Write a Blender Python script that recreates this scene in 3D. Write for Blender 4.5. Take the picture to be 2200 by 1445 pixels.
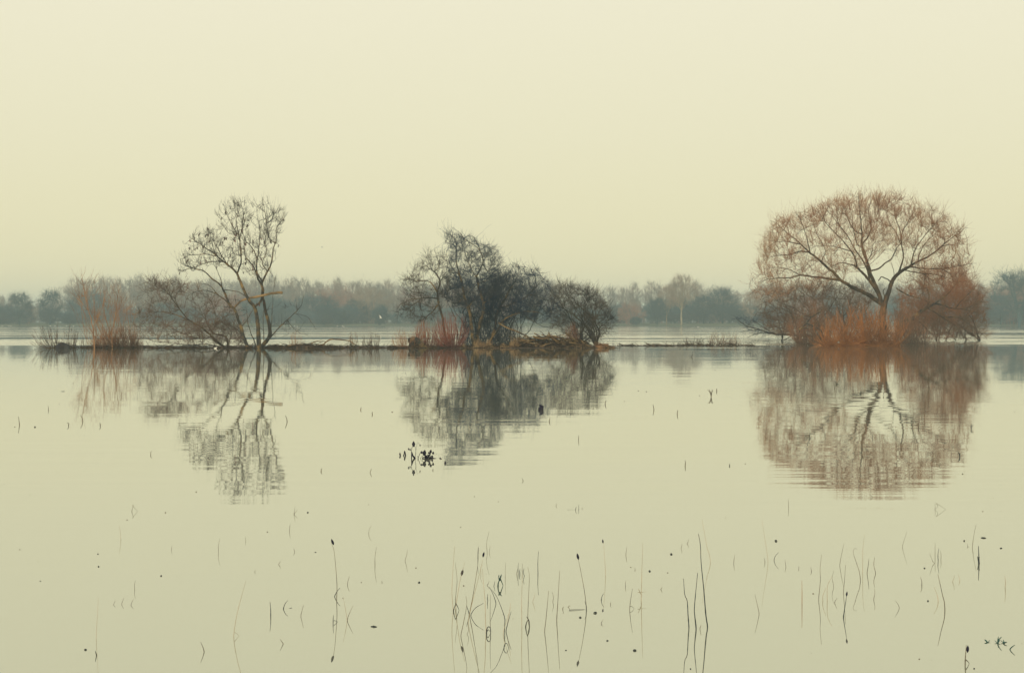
import bpy, math, random
import numpy as np
from mathutils import Vector
rs = np.random.default_rng(7); random.seed(7)
S = bpy.context.scene
for o in list(bpy.data.objects): bpy.data.objects.remove(o)
COL = S.collection
# ---------------------------------------------------------------- camera
F = 3300.0; HZ = 690.0; EYE = 1.7; K0 = F*EYE
cam = bpy.data.objects.new('camera', bpy.data.cameras.new('camera')); COL.objects.link(cam)
cam.location = (0, 0, EYE); cam.rotation_euler = (math.pi/2, 0, 0)
cam.data.sensor_width = 36; cam.data.lens = 36*F/2200; cam.data.shift_y = -(722.5-HZ)/2200
cam.data.clip_start = .1; cam.data.clip_end = 6000
S.camera = cam
S.render.resolution_x = 1024; S.render.resolution_y = 672
# ---------------------------------------------------------------- world: hazy bright sky
SUN_EL, SUN_AZ = math.radians(24), math.radians(205)      # hazy low sun behind the camera, a little to the left
W = bpy.data.worlds.new('World'); S.world = W; W.use_nodes = True
nt = W.node_tree; nt.nodes.clear()
out = nt.nodes.new('ShaderNodeOutputWorld')
sky = nt.nodes.new('ShaderNodeTexSky'); sky.sky_type = 'NISHITA'; sky.sun_disc = False
sky.sun_elevation = SUN_EL; sky.sun_rotation = SUN_AZ; sky.dust_density = 6
b1 = nt.nodes.new('ShaderNodeBackground'); b1.inputs[1].default_value = .1
nt.links.new(sky.outputs[0], b1.inputs[0])
tc = nt.nodes.new('ShaderNodeTexCoord'); sp = nt.nodes.new('ShaderNodeSeparateXYZ')
nt.links.new(tc.outputs['Generated'], sp.inputs[0])
rp = nt.nodes.new('ShaderNodeValToRGB'); nt.links.new(sp.outputs[2], rp.inputs[0])
cr = rp.color_ramp; cr.interpolation = 'B_SPLINE'
cr.elements[0].position = 0.0; cr.elements[0].color = (1.02, .91, .55, 1)
cr.elements[1].position = 1.0; cr.elements[1].color = (.93, .90, .78, 1)
for p, c in ((.05, (.925, .855, .54)), (.12, (.90, .85, .595)), (.22, (.945, .893, .67)), (.5, (.95, .91, .73))):
    e = cr.elements.new(p); e.color = (*c, 1)
b2 = nt.nodes.new('ShaderNodeBackground'); b2.inputs[1].default_value = 1.0
nt.links.new(rp.outputs[0], b2.inputs[0])
mx = nt.nodes.new('ShaderNodeMixShader'); mx.inputs[0].default_value = .94
nt.links.new(b1.outputs[0], mx.inputs[1]); nt.links.new(b2.outputs[0], mx.inputs[2])
nt.links.new(mx.outputs[0], out.inputs[0])
sd = bpy.data.lights.new('sun', 'SUN'); sd.energy = 1.5; sd.angle = math.radians(12); sd.color = (1, .86, .66)
sun = bpy.data.objects.new('sun', sd); COL.objects.link(sun)
dv = Vector((math.sin(SUN_AZ)*math.cos(SUN_EL), math.cos(SUN_AZ)*math.cos(SUN_EL), math.sin(SUN_EL)))
sun.rotation_euler = (-dv).to_track_quat('-Z', 'Y').to_euler()
S.view_settings.view_transform = 'Standard'; S.view_settings.look = 'None'
S.view_settings.exposure = 0; S.view_settings.gamma = 1
# ---------------------------------------------------------------- materials
def mat(name, c1, c2=None, scale=3.0, rough=.9, rand=0.0, thr=(.4, .6), detail=3, stretch=None, spec=.2):
    m = bpy.data.materials.new(name); m.use_nodes = True
    n = m.node_tree; b = n.nodes['Principled BSDF']; b.inputs['Roughness'].default_value = rough
    b.inputs['Specular IOR Level'].default_value = spec
    c2 = c2 or tuple(x*.6 for x in c1)
    t = n.nodes.new('ShaderNodeTexCoord'); no = n.nodes.new('ShaderNodeTexNoise')
    no.inputs['Scale'].default_value = scale; no.inputs['Detail'].default_value = detail
    if stretch:
        mp = n.nodes.new('ShaderNodeMapping'); mp.inputs['Scale'].default_value = stretch
        n.links.new(t.outputs['Object'], mp.inputs[0]); n.links.new(mp.outputs[0], no.inputs['Vector'])
    else: n.links.new(t.outputs['Object'], no.inputs['Vector'])
    r = n.nodes.new('ShaderNodeValToRGB'); n.links.new(no.outputs['Fac'], r.inputs[0])
    r.color_ramp.elements[0].position = thr[0]; r.color_ramp.elements[0].color = (*c1, 1)
    r.color_ramp.elements[1].position = thr[1]; r.color_ramp.elements[1].color = (*c2, 1)
    if rand:
        oi = n.nodes.new('ShaderNodeObjectInfo'); hs = n.nodes.new('ShaderNodeHueSaturation')
        mr = n.nodes.new('ShaderNodeMapRange'); mr.inputs['To Min'].default_value = 1-rand; mr.inputs['To Max'].default_value = 1+rand
        n.links.new(oi.outputs['Random'], mr.inputs[0]); n.links.new(mr.outputs[0], hs.inputs['Value'])
        n.links.new(r.outputs[0], hs.inputs['Color']); n.links.new(hs.outputs[0], b.inputs['Base Color'])
    else: n.links.new(r.outputs[0], b.inputs['Base Color'])
    return m
M = {
 'bark_ochre': mat('bark_ochre', (.042, .040, .036), (.25, .165, .065), 2.4, thr=(.46, .70)),
 'bark_dark': mat('bark_dark', (.028, .028, .03), (.10, .085, .05), 1.6, thr=(.45, .75)),
 'bark_willow': mat('bark_willow', (.045, .037, .03), (.17, .11, .055), 1.3, thr=(.45, .72)),
 'twig_dark': mat('twig_dark', (.04, .04, .042), (.10, .08, .06), .8),
 'twig_navy': mat('twig_navy', (.018, .04, .08), (.075, .08, .08), .6, thr=(.42, .68)),  # twigs are really dark brown; the navy of the shadows is in the colour
 'twig_grey': mat('twig_grey', (.06, .06, .055), (.13, .115, .09), .6),
 'twig_willow': mat('twig_willow', (.30, .135, .07), (.40, .24, .14), .5),
 'twig_branch': mat('twig_branch', (.045, .038, .032), (.10, .07, .045), .7),
 'twig_umber': mat('twig_umber', (.21, .125, .08), (.11, .08, .06), .35),
 'twig_tan': mat('twig_tan', (.21, .135, .10), (.10, .08, .062), .3),
 'twig_red': mat('twig_red', (.30, .10, .065), (.17, .075, .06), .8),
 'twig_rust': mat('twig_rust', (.34, .155, .075), (.15, .105, .075), .3),
 'stem_orange': mat('stem_orange', (.45, .19, .06), (.26, .125, .055), .9),
 'stem_rust': mat('stem_rust', (.36, .15, .055), (.17, .085, .045), .6, thr=(.42, .58)),
 'stem_tan': mat('stem_tan', (.40, .22, .11), (.26, .15, .09), .8),
 'seed': mat('seed', (.035, .025, .02), (.09, .045, .03), 4),
 'seed_red': mat('seed_red', (.30, .07, .045), (.12, .04, .03), 9),
 'litter': mat('litter', (.03, .024, .02), (.12, .075, .04), 5, thr=(.45, .7)),
 'litter_rust': mat('litter_rust', (.26, .14, .06), (.11, .065, .035), 6),
 'straw': mat('straw', (.42, .30, .16), (.26, .17, .09), 2),
 'stick': mat('stick', (.27, .18, .08), (.08, .055, .04), 2.5),
 'sunlit_ochre': mat('sunlit_ochre', (.32, .21, .10), (.14, .10, .055), 1.6),  # broken limb: paler ochre than the bark, its sunlit look put into the colour
 'far_grey': mat('far_grey', (.20, .19, .165), (.32, .25, .19), .25, rand=.3),  # far wood colours are lightened to carry part of the haze
 'far_teal': mat('far_teal', (.045, .105, .13), (.09, .13, .13), .25, rand=.25),  # lighter and bluer than the bushes themselves: haze put into the colour
 'far_tan': mat('far_tan', (.34, .25, .17), (.24, .19, .14), .25, rand=.2),
 'far_rust': mat('far_rust', (.42, .22, .14), (.26, .16, .12), .3, rand=.1),
 'far_plum': mat('far_plum', (.10, .05, .045), (.16, .07, .05), .4),
 'pale_bark': mat('pale_bark', (.36, .30, .19), (.22, .18, .12), .6),
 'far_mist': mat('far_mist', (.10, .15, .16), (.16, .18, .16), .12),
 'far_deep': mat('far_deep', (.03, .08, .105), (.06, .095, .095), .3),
 'grass': mat('grass', (.06, .085, .05), (.12, .13, .075), .03, thr=(.35, .65)),
 'mud': mat('mud', (.07, .055, .04), (.12, .09, .06), .5),
 'gull_white': mat('gull_white', (.85, .83, .76), (.75, .73, .66), 3),
 'gull_grey': mat('gull_grey', (.42, .43, .44), (.5, .5, .5), 3),
 'beak': mat('beak', (.5, .22, .04), (.4, .15, .03), 3),
 'crow': mat('crow', (.03, .03, .035), (.05, .05, .05), 3),
 'reed_dark': mat('reed_dark', (.035, .045, .05), (.13, .10, .07), 14, thr=(.5, .7)),
 'reed_grey': mat('reed_grey', (.13, .12, .10), (.24, .20, .13), 12),
 'reed_pale': mat('reed_pale', (.50, .40, .28), (.34, .30, .20), 10),
 'reed_green': mat('reed_green', (.035, .10, .085), (.02, .05, .05), 10),
 'debris_black': mat('debris_black', (.012, .013, .03), (.03, .03, .045), 18),
}
# ---------------------------------------------------------------- helpers
def tag(o, label=None, cat=None, group=None, kind=None):
    if label: o['label'] = label
    if cat: o['category'] = cat
    if group: o['group'] = group
    if kind: o['kind'] = kind
    return o
def empty(name, loc):
    o = bpy.data.objects.new(name, None); o.empty_display_size = .2; o.location = loc; COL.objects.link(o); return o
def px(x, y, d): return np.array([(x-1100)/F*d, d, EYE-(y-HZ)/F*d])
def dist(y): return K0/(y-HZ)                                # distance of a point on the water seen at row y
def norm(v): return v/np.maximum(np.linalg.norm(v, axis=-1, keepdims=True), 1e-9)

class Tubes:
    def __init__(s): s.v = []; s.f = []; s.n = 0
    def add(s, P, R, sides=3, cap=False):
        P = np.asarray(P, float); R = np.asarray(R, float)
        if P.ndim == 2: P = P[None]; R = R[None]
        if P.shape[0] == 0: return s
        m, k = P.shape[:2]
        T = norm(np.gradient(P, axis=1))
        ref = np.where(np.abs(norm(P[:, -1]-P[:, 0])[:, 1:2]) > .8, np.array([[1., 0, .1]]), np.array([[.05, 1., 0.]]))[:, None, :]
        U = norm(np.cross(T, np.broadcast_to(ref, T.shape))); V = np.cross(T, U)
        a = np.arange(sides)/sides*2*math.pi
        ring = P[:, :, None]+R[:, :, None, None]*(U[:, :, None]*np.cos(a)[:, None]+V[:, :, None]*np.sin(a)[:, None])
        s.v.append(ring.reshape(-1, 3))
        idx = s.n+np.arange(m*k*sides).reshape(m, k, sides)
        A = idx[:, :-1]; B = idx[:, 1:]
        q = np.stack([A, np.roll(A, -1, 2), np.roll(B, -1, 2), B], -1).reshape(-1, 4)
        s.f.append(q); s.n += m*k*sides
        if cap:
            for i in range(m):
                c = P[i, -1]; s.v.append(c[None]); e = idx[i, -1]
                s.f.append(np.stack([e, np.roll(e, -1), np.full(sides, s.n), np.full(sides, s.n)], -1)); s.n += 1
        return s
    def quads(s, Q):                                        # free quads (m,4,3)
        m = len(Q); s.v.append(np.asarray(Q).reshape(-1, 3)); s.f.append(s.n+np.arange(m*4).reshape(m, 4)); s.n += m*4; return s
    def raw(s, V, Fq):
        s.v.append(np.asarray(V, float)); s.f.append(s.n+np.asarray(Fq, int)); s.n += len(V); return s
    def mesh(s, name, m, origin=(0, 0, 0), smooth=True):
        V = np.concatenate(s.v)-np.asarray(origin, float); Q = np.concatenate(s.f)
        tri = Q[:, 2] == Q[:, 3]
        cnt = np.where(tri, 3, 4); st = np.concatenate([[0], np.cumsum(cnt)[:-1]])
        keep = np.ones(Q.shape, bool); keep[tri, 3] = False
        me = bpy.data.meshes.new(name)
        me.vertices.add(len(V)); me.vertices.foreach_set('co', V.astype(np.float32).ravel())
        L = Q[keep]; me.loops.add(len(L)); me.loops.foreach_set('vertex_index', L.astype(np.int32))
        me.polygons.add(len(Q)); me.polygons.foreach_set('loop_start', st.astype(np.int32)); me.polygons.foreach_set('loop_total', cnt.astype(np.int32))
        me.update(calc_edges=True)
        if smooth: me.polygons.foreach_set('use_smooth', np.ones(len(Q), bool))
        me.materials.append(m); return me
    def obj(s, name, m, parent=None, origin=(0, 0, 0), smooth=True):
        o = bpy.data.objects.new(name, s.mesh(name, m, origin, smooth)); COL.objects.link(o)
        if parent: o.parent = parent
        else: o.location = origin
        return o

def catmull(P, k):
    P = np.asarray(P, float)
    if len(P) == 2: return P[0]+(P[1]-P[0])*np.linspace(0, 1, k)[:, None]
    Q = np.vstack([2*P[0]-P[1], P, 2*P[-1]-P[-2]])
    seg = np.linalg.norm(np.diff(P, axis=0), axis=1); cum = np.concatenate([[0], np.cumsum(seg)]); cum /= cum[-1]
    t = np.linspace(0, 1, k); i = np.clip(np.searchsorted(cum, t, 'right')-1, 0, len(P)-2)
    u = ((t-cum[i])/np.maximum(cum[i+1]-cum[i], 1e-9))[:, None]
    a, b, c, d = Q[i], Q[i+1], Q[i+2], Q[i+3]
    return .5*(2*b+(c-a)*u+(2*a-5*b+4*c-d)*u**2+(3*b-a-3*c+d)*u**3)
def inside(poly, x, y):
    poly = np.asarray(poly, float); r = np.zeros(len(x), bool); j = len(poly)-1
    for i in range(len(poly)):
        xi, yi = poly[i]; xj, yj = poly[j]
        c = ((yi > y) != (yj > y)) & (x < (xj-xi)*(y-yi)/((yj-yi) or 1e-9)+xi); r ^= c; j = i
    return r

class Plant:
    """skeleton grown from traced limbs, then branches reaching for points of the crown, then twigs"""
    def __init__(s, d): s.d = d; s.P = np.zeros((0, 3)); s.T = np.zeros((0, 3)); s.R = np.zeros(0); s.lv = np.zeros(0, int); s.trunk = Tubes(); s.br = Tubes(); s.tw = Tubes()
    def _nodes(s, P, R, lv):
        T = norm(np.gradient(P, axis=0)); s.P = np.vstack([s.P, P]); s.T = np.vstack([s.T, T]); s.R = np.concatenate([s.R, R]); s.lv = np.concatenate([s.lv, np.full(len(P), lv)])
    def limb(s, pts, r0, r1, dep=None, y0=None, sides=7, k=26, cap=False, wob=.03):
        W_ = np.array([px(x, y, s.d) for x, y in pts]); st = 0.
        if len(s.P):
            q = np.hypot(s.P[:, 0]-W_[0, 0], s.P[:, 2]-W_[0, 2]); i = q.argmin()
            if q[i] < .6: st = s.P[i, 1]-s.d; W_[0] = s.P[i]; W_[0, 1] = s.d
        if y0 is not None: st = y0
        L = np.linalg.norm(W_[-1]-W_[0])
        end = st+(dep if dep is not None else rs.uniform(-.45, .45)*L)
        cu = np.concatenate([[0], np.cumsum(np.linalg.norm(np.diff(W_, axis=0), axis=1))]); cu /= cu[-1]
        W_[:, 1] = s.d+st+(end-st)*cu**1.3
        C_ = catmull(W_, k); t = np.linspace(0, 1, k)
        nz = np.cumsum(rs.normal(0, 1, (k, 3)), 0); nz -= nz[0]+(nz[-1]-nz[0])*t[:, None]
        C_ = C_+nz*wob*np.sqrt(L/4)*.5
        R = (r0+(r1-r0)*t**.8)*(1+rs.normal(0, .05, k))
        s.trunk.add(C_, R, sides, cap); s._nodes(C_, R, 0); return s
    def fill(s, env, n, depth, rmax=.035, rmin=.007, up=.25, maxd=9., minz=-99, k=8, wob=.06, yoff=0., anyroot=True, sides=4, xyz=None):
        env = np.asarray(env, float)
        if xyz is None:
            lo = env.min(0); hi = env.max(0); X = []; 
            while len(X) < n:
                c = rs.uniform(lo, hi, (n*2, 2)); X += list(c[inside(env, c[:, 0], c[:, 1])])
            X = np.array(X[:n]); xc = (lo[0]+hi[0])/2; hw = (hi[0]-lo[0])/2
            dy = rs.uniform(-1, 1, n)*depth*np.sqrt(np.clip(1-((X[:, 0]-xc)/hw)**2, .08, 1))+yoff
            G = np.stack([(X[:, 0]-1100)/F*s.d, s.d+dy, EYE-(X[:, 1]-HZ)/F*s.d], 1)
        else: G = xyz
        d0 = np.array([np.linalg.norm(s.P-g, axis=1).min() for g in G]); order = d0.argsort()
        for gi in order:
            g = G[gi]; D = g-s.P; L = np.linalg.norm(D, axis=1)
            dn = D/np.maximum(L, 1e-6)[:, None]
            cost = L*(1+1.1*(1-(dn*s.T).sum(1)))+np.where(s.P[:, 2] < minz, 99, 0)+np.where(s.R < .012, .25, 0)
            i = cost.argmin(); l = L[i]
            if l > maxd or l < .12: continue
            t0 = norm(s.T[i]*.8+dn[i]*.7+rs.normal(0, .12, 3)); t1 = norm(dn[i]+np.array([0, 0, up])+rs.normal(0, .15, 3))
            a, b = s.P[i], g; c1 = a+t0*l*.35; c2 = b-t1*l*.35; t = np.linspace(0, 1, k)[:, None]
            C_ = a*(1-t)**3+3*c1*t*(1-t)**2+3*c2*t*t*(1-t)+b*t**3
            nz = np.cumsum(rs.normal(0, 1, (k, 3)), 0); nz -= nz[0]+(nz[-1]-nz[0])*t
            C_ += nz*wob*l*.35
            ra = min(s.R[i]*.75, rmin+.012*l+.006, rmax); R = ra+(rmin*.7-ra)*t[:, 0]**.9; R = np.maximum(R, rmin*.6)
            s.br.add(C_, R, sides); s._nodes(C_, R, 1)
        return s
    def twigs(s, n, L=(.25, .9), r=.008, up=.3, spread=.55, sub=2, rlim=.05, droop=0, zmin=.15, env=None):
        w = np.where((s.R < rlim) & (s.P[:, 2] > zmin), 1., 0.); w /= w.sum()
        i = rs.choice(len(s.P), n, p=w)
        P0 = s.P[i]; D = norm(s.T[i]*.8+rs.normal(0, spread, (n, 3))+np.array([0, 0, up]))
        def mk(P0, D, n, lo, hi, r, k):
            l = rs.uniform(lo, hi, n); t = np.linspace(0, 1, k)
            B = rs.normal(0, .22, (n, 3))+np.array([0, 0, up*.5-droop])
            P = P0[:, None]+D[:, None]*(l[:, None]*t)[..., None]+B[:, None]*(l[:, None]*t**2)[..., None]*.6
            P += rs.normal(0, .025, P.shape)*(l[:, None]*t)[..., None]
            P[:, :, 2] = np.maximum(P[:, :, 2], .01)
            return P, np.broadcast_to(r*(1-.65*t), (n, k))
        def keep(P):
            if env is None: return np.ones(len(P), bool)
            q = P[:, -1]; return inside(env, 1100+q[:, 0]/s.d*F, HZ-(q[:, 2]-EYE)/s.d*F) | (rs.uniform(0, 1, len(P)) < .42)
        A, R = mk(P0, D, n, L[0], L[1], r, 4); k0 = keep(A); A, R = A[k0], R[k0]; n = len(A); s.tw.add(A, R, 3)
        if sub:
            m = n*sub; j = rs.integers(0, n, m); q = rs.integers(1, 4, m)
            A0 = A[j, q]; D2 = norm(norm(A[j, 3]-A[j, 0])+rs.normal(0, spread*.9, (m, 3))+np.array([0, 0, up*.6]))
            B, R2 = mk(A0, D2, m, L[0]*.5, L[1]*.6, r*.75, 3); k1 = keep(B); s.tw.add(B[k1], R2[k1], 3)
        return s
    def make(s, name, base, label, cat, mt, mb, mw, group=None, names=('trunk', 'branches', 'crown')):
        e = empty(name, base); tag(e, label, cat, group)
        if s.trunk.n: s.trunk.obj(names[0], M[mt], e, base)
        nb = sum(len(f) for f in s.br.f); c = Tubes(); c.v = s.br.v+s.tw.v; c.f = s.br.f+[f+s.br.n for f in s.tw.f]; c.n = s.br.n+s.tw.n
        if c.n:
            o = c.obj(names[2], M[mb], e, base); me = o.data; me.materials.append(M[mw]); mi = np.ones(len(me.polygons), np.int32); mi[:nb] = 0; me.polygons.foreach_set('material_index', mi)
        return e
def conv(pts, x0, y0, sc): return [(x0+x/sc, y0+y/sc) for x, y in pts]
r2 = lambda p: conv(p, 300, 410, 3.905)
r3 = lambda p: conv(p, 660, 470, 4.662)
r4 = lambda p: conv(p, 920, 470, 4.661)
r6 = lambda p: conv(p, 1570, 390, 3.706)
r7 = lambda p: conv(p, 1860, 390, 3.706)
# ================================================================ SETTING
def nodeN(n, t, **kw):
    x = n.nodes.new(t)
    for k, v in kw.items(): setattr(x, k, v)
    return x
def water_material():
    m = bpy.data.materials.new('flood_water'); m.use_nodes = True; n = m.node_tree; b = n.nodes['Principled BSDF']; L = n.links
    b.inputs['Base Color'].default_value = (.52, .54, .42, 1); b.inputs['Metallic'].default_value = .8; b.inputs['Roughness'].default_value = .02; b.inputs['IOR'].default_value = 1.4
    g = nodeN(n, 'ShaderNodeNewGeometry')
    def noise(sc, det=2, rough=.5):
        mp = nodeN(n, 'ShaderNodeMapping'); mp.inputs['Scale'].default_value = sc; L.new(g.outputs['Position'], mp.inputs[0])
        no = nodeN(n, 'ShaderNodeTexNoise'); no.inputs['Scale'].default_value = 1; no.inputs['Detail'].default_value = det; no.inputs['Roughness'].default_value = rough
        L.new(mp.outputs[0], no.inputs['Vector']); return no
    def vm(op, a, b_=None, sc=None):
        v = nodeN(n, 'ShaderNodeVectorMath', operation=op); L.new(a, v.inputs[0])
        if b_ is not None:
            if isinstance(b_, tuple): v.inputs[1].default_value = b_
            else: L.new(b_, v.inputs[1])
        if sc is not None:
            if isinstance(sc, float): v.inputs['Scale'].default_value = sc
            else: L.new(sc, v.inputs['Scale'])
        return v.outputs[0]
    def ma(op, a, b_, c=None):
        x = nodeN(n, 'ShaderNodeMath', operation=op)
        for i, q in enumerate((a, b_, c)):
            if q is None: continue
            if isinstance(q, (int, float)): x.inputs[i].default_value = q
            else: L.new(q, x.inputs[i])
        return x.outputs[0]
    def mr(v, a, b_, c, d, smooth=True):
        x = nodeN(n, 'ShaderNodeMapRange'); x.interpolation_type = 'SMOOTHSTEP' if smooth else 'LINEAR'
        L.new(v, x.inputs[0])
        for i, q in enumerate((a, b_, c, d)): x.inputs[1+i].default_value = q
        return x.outputs[0]
    sep = nodeN(n, 'ShaderNodeSeparateXYZ'); L.new(g.outputs['Position'], sep.inputs[0])
    rip = noise((.22, 3.1, 1), 2); rip2 = noise((.5, 11., 1), 1)
    a = vm('SUBTRACT', rip.outputs['Color'], (.5, .5, .5)); c = vm('SUBTRACT', rip2.outputs['Color'], (.5, .5, .5))
    patch = noise((.03, .09, 1), 2)
    near = mr(patch.outputs['Fac'], .35, .7, .007, .021)
    band = noise((.006, .055, 1), 5, .65)
    farr = mr(band.outputs['Fac'], .42, .60, .010, .20)
    wob = noise((.05, .02, 1), 2)
    edge = mr(ma('ADD', sep.outputs[1], ma('MULTIPLY', wob.outputs['Fac'], 2.)), 98., 99.5, 0, 1)
    amp = ma('ADD', ma('MULTIPLY', near, ma('SUBTRACT', 1., edge)), ma('MULTIPLY', farr, edge))
    s1 = vm('SCALE', a, sc=amp); s2 = vm('SCALE', c, sc=ma('MULTIPLY', amp, .5))
    sm = vm('MULTIPLY', vm('ADD', s1, s2), (.16, 1., 0.))
    bias = nodeN(n, 'ShaderNodeCombineXYZ'); L.new(ma('MULTIPLY', ma('MULTIPLY', farr, edge), -.16), bias.inputs[1]); sm = vm('ADD', sm, bias.outputs[0])
    nn = vm('NORMALIZE', vm('ADD', sm, (0., 0., 1.)))
    L.new(nn, b.inputs['Normal'])
    return m
XE, Y0, Y1 = 1500., -150., 2400.
def sheet(name, xs, ys, zf, m):
    X, Y = np.meshgrid(xs, ys); Z = zf(X, Y); V = np.stack([X, Y, Z], -1).reshape(-1, 3)
    i = np.arange(len(ys)*len(xs)).reshape(len(ys), len(xs))
    Q = np.stack([i[:-1, :-1], i[:-1, 1:], i[1:, 1:], i[1:, :-1]], -1).reshape(-1, 4)
    o = Tubes().raw(V, Q).obj(name, m); return tag(o, kind='structure')
sheet('water', np.array([-XE, XE]), np.array([Y0, 900.]), lambda X, Y: X*0, water_material())
def shore(X): return 555+14*np.sin(X*.021+1)+9*np.sin(X*.057)+np.where(X > 170, 60, 0)*np.clip((X-170)/30, 0, 1)-18*np.exp(-((X-75)/40)**2)
def gz(X, Y):
    t = np.clip((Y-shore(X))/6, -1, 1); h = np.where(t > 0, .12*t+.012*np.clip(Y-shore(X), 0, 60), .7*t)
    return h+.05*np.sin(X*.13+Y*.07)*(t > 0)
xs = np.concatenate([[-XE, -800], np.linspace(-260, 300, 281), [800, XE]])
ys = np.concatenate([[Y0, 300], np.linspace(500, 760, 131), [1200, Y1]])
sheet('ground', xs, ys, gz, M['grass'])
# the low muddy spit the near trees stand on
def spit(x0, x1, y, h, w, name='mud_bank', m='litter', lab=None):
    d = dist(y); A, B = px(x0, y, d)[0], px(x1, y, d)[0]; n = int((B-A)/.12)+2; k = 7
    x = np.linspace(A, B, n); prof = np.sin(np.linspace(0, math.pi, k)); en = np.clip(np.minimum(x-A, B-x)/1.0, 0, 1)
    big = np.interp(x, np.linspace(A, B, max(4, n//12)), np.clip(rs.uniform(-.35, 1, max(4, n//12)), 0, 1))
    hh = h*en*big[:, None].T[0]*rs.uniform(.5, 1.3, n)
    yo = np.interp(x, np.linspace(A, B, max(4, n//20)), rs.uniform(-.5, .5, max(4, n//20)))
    V = np.stack([np.repeat(x, k), (d+yo[:, None]+np.linspace(-w, w, k)[None]*np.maximum(en, .1)[:, None]*(.5+big[:, None])).ravel(), (-.05+prof[None]*(hh[:, None]+.045)+rs.normal(0, .006, (n, k))).ravel()], 1)
    i = np.arange(n*k).reshape(n, k); Q = np.stack([i[:-1, :-1], i[1:, :-1], i[1:, 1:], i[:-1, 1:]], -1).reshape(-1, 4)
    return tag(Tubes().raw(V, Q).obj(name, M[m], smooth=False), kind='structure')
spit(165, 330, 746.2, .03, .25); spit(335, 600, 747.2, .045, .4); spit(590, 905, 747.3, .06, .45); spit(880, 1325, 747.2, .08, 1.2); spit(1330, 1625, 742, .02, .25)
# scattered drift litter lying along the spit (uncountable)
def scatter_litter(segs, n, name, m, label, zmax=.16, L=(.15, .7)):
    P0 = []
    for x0, x1, y, w in segs:
        q = int(n*w); d = dist(y)+rs.normal(0, .5, q); P0.append(np.stack([(rs.uniform(x0, x1, q)-1100)/F*d, d, rs.uniform(0.01, zmax, q)*rs.uniform(0, 1, q)], 1))
    P0 = np.vstack(P0); k = len(P0); a = rs.uniform(0, 2*math.pi, k); l = rs.uniform(*L, k)
    D = np.stack([np.cos(a), np.sin(a)*.6, rs.normal(.05, .25, k)], 1)*l[:, None]
    t = np.linspace(0, 1, 4); P = P0[:, None]+D[:, None]*t[:, None]+(rs.normal(0, .12, (k, 3))*l[:, None])[:, None]*(t*(1-t)*3)[:, None]
    P[:, :, 2] = np.maximum(P[:, :, 2], .004)
    T = Tubes().add(P, np.broadcast_to(rs.uniform(.006, .022, k)[:, None]*(1-.5*t), (k, 4)), 4)
    return tag(T.obj(name, M[m]), label, 'litter', kind='stuff')
scatter_litter([(150, 330, 746.5, .08), (330, 590, 747.2, .2), (590, 720, 747.2, .3), (720, 900, 747, .1), (900, 1320, 747, .28)], 2600, 'drift_litter', 'litter', 'dark tangled twigs and leaf litter caught along the waterline of the low bank')
scatter_litter([(1325, 1450, 742.2, .3), (1450, 1625, 741.6, .7)], 500, 'floating_litter', 'litter', 'thin line of dark litter floating on the water left of the domed willow', .03)
# ================================================================ HERO TREES
# --- seed-hung tree on the left
A = Plant(97.)
A.limb(r2([(893, 1315), (870, 1250), (840, 1150), (805, 1050), (780, 990), (745, 965), (715, 915), (700, 880)]), 0.124, 0.0629, dep=.4, y0=.6, sides=9)
A.limb(r2([(700, 880), (680, 830), (655, 790), (600, 740), (530, 675), (430, 657), (350, 672), (305, 655)]), 0.0663, 0.0133, dep=-.8)
A.limb(r2([(745, 965), (680, 900), (610, 855), (540, 835), (470, 845), (400, 880)]), 0.0414, 0.0111, dep=-1)
A.limb(r2([(665, 800), (655, 730), (612, 645)]), 0.0332, 0.0133, dep=.3)
tk_ = A.trunk; A.trunk = Tubes(); A.limb(r2([(785, 985), (800, 955), (840, 920), (900, 903), (980, 892), (1050, 880), (1120, 862), (1200, 856)]), .055, .085, dep=-1.1, sides=9, cap=True); BL = A.trunk; A.trunk = tk_
A.limb(r2([(700, 810), (790, 845), (860, 880), (910, 890)]), 0.029, 0.0222, dep=.1)
A.limb(r2([(640, 850), (560, 790), (490, 772), (420, 765)]), 0.0249, 0.008)
A.limb(r2([(997, 1318), (992, 1230), (985, 1150), (975, 1050), (955, 975), (900, 890), (850, 775), (810, 690)]), 0.158, 0.074, dep=.3, y0=0, sides=9)
A.limb(r2([(810, 690), (770, 650), (700, 590), (640, 540), (560, 480), (490, 420), (440, 390)]), 0.0704, 0.0111, dep=-1.2)
A.limb(r2([(700, 600), (620, 590), (540, 605), (440, 640), (350, 625)]), 0.0414, 0.00888, dep=1)
A.limb(r2([(790, 665), (720, 600), (660, 520), (600, 420), (560, 360), (530, 300)]), 0.0414, 0.00888, dep=1.4)
A.limb(r2([(640, 560), (540, 530), (440, 540), (350, 520)]), 0.0332, 0.008, dep=.6)
A.limb(r2([(815, 700), (835, 600), (835, 500), (825, 400), (770, 300), (700, 190), (680, 130)]), 0.058, 0.00888, dep=.9)
A.limb(r2([(835, 560), (840, 420), (860, 300), (875, 180), (850, 60)]), 0.0456, 0.008, dep=-.9)
A.limb(r2([(830, 430), (800, 300), (780, 200), (755, 100)]), 0.0332, 0.008, dep=1)
A.limb(r2([(957, 978), (1000, 930), (1012, 850), (1005, 770), (970, 700), (930, 630), (870, 560), (850, 470)]), 0.0746, 0.0222, dep=1, y0=.2)
A.limb(r2([(1063, 1318), (1072, 1220), (1070, 1120), (1040, 1020), (1022, 900), (1015, 800), (985, 740)]), 0.141, 0.0666, dep=-.5, y0=.9, sides=9)
A.limb(r2([(985, 740), (972, 650), (975, 560), (940, 470), (890, 410), (870, 330), (900, 230)]), 0.058, 0.00888, dep=-.8)
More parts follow.
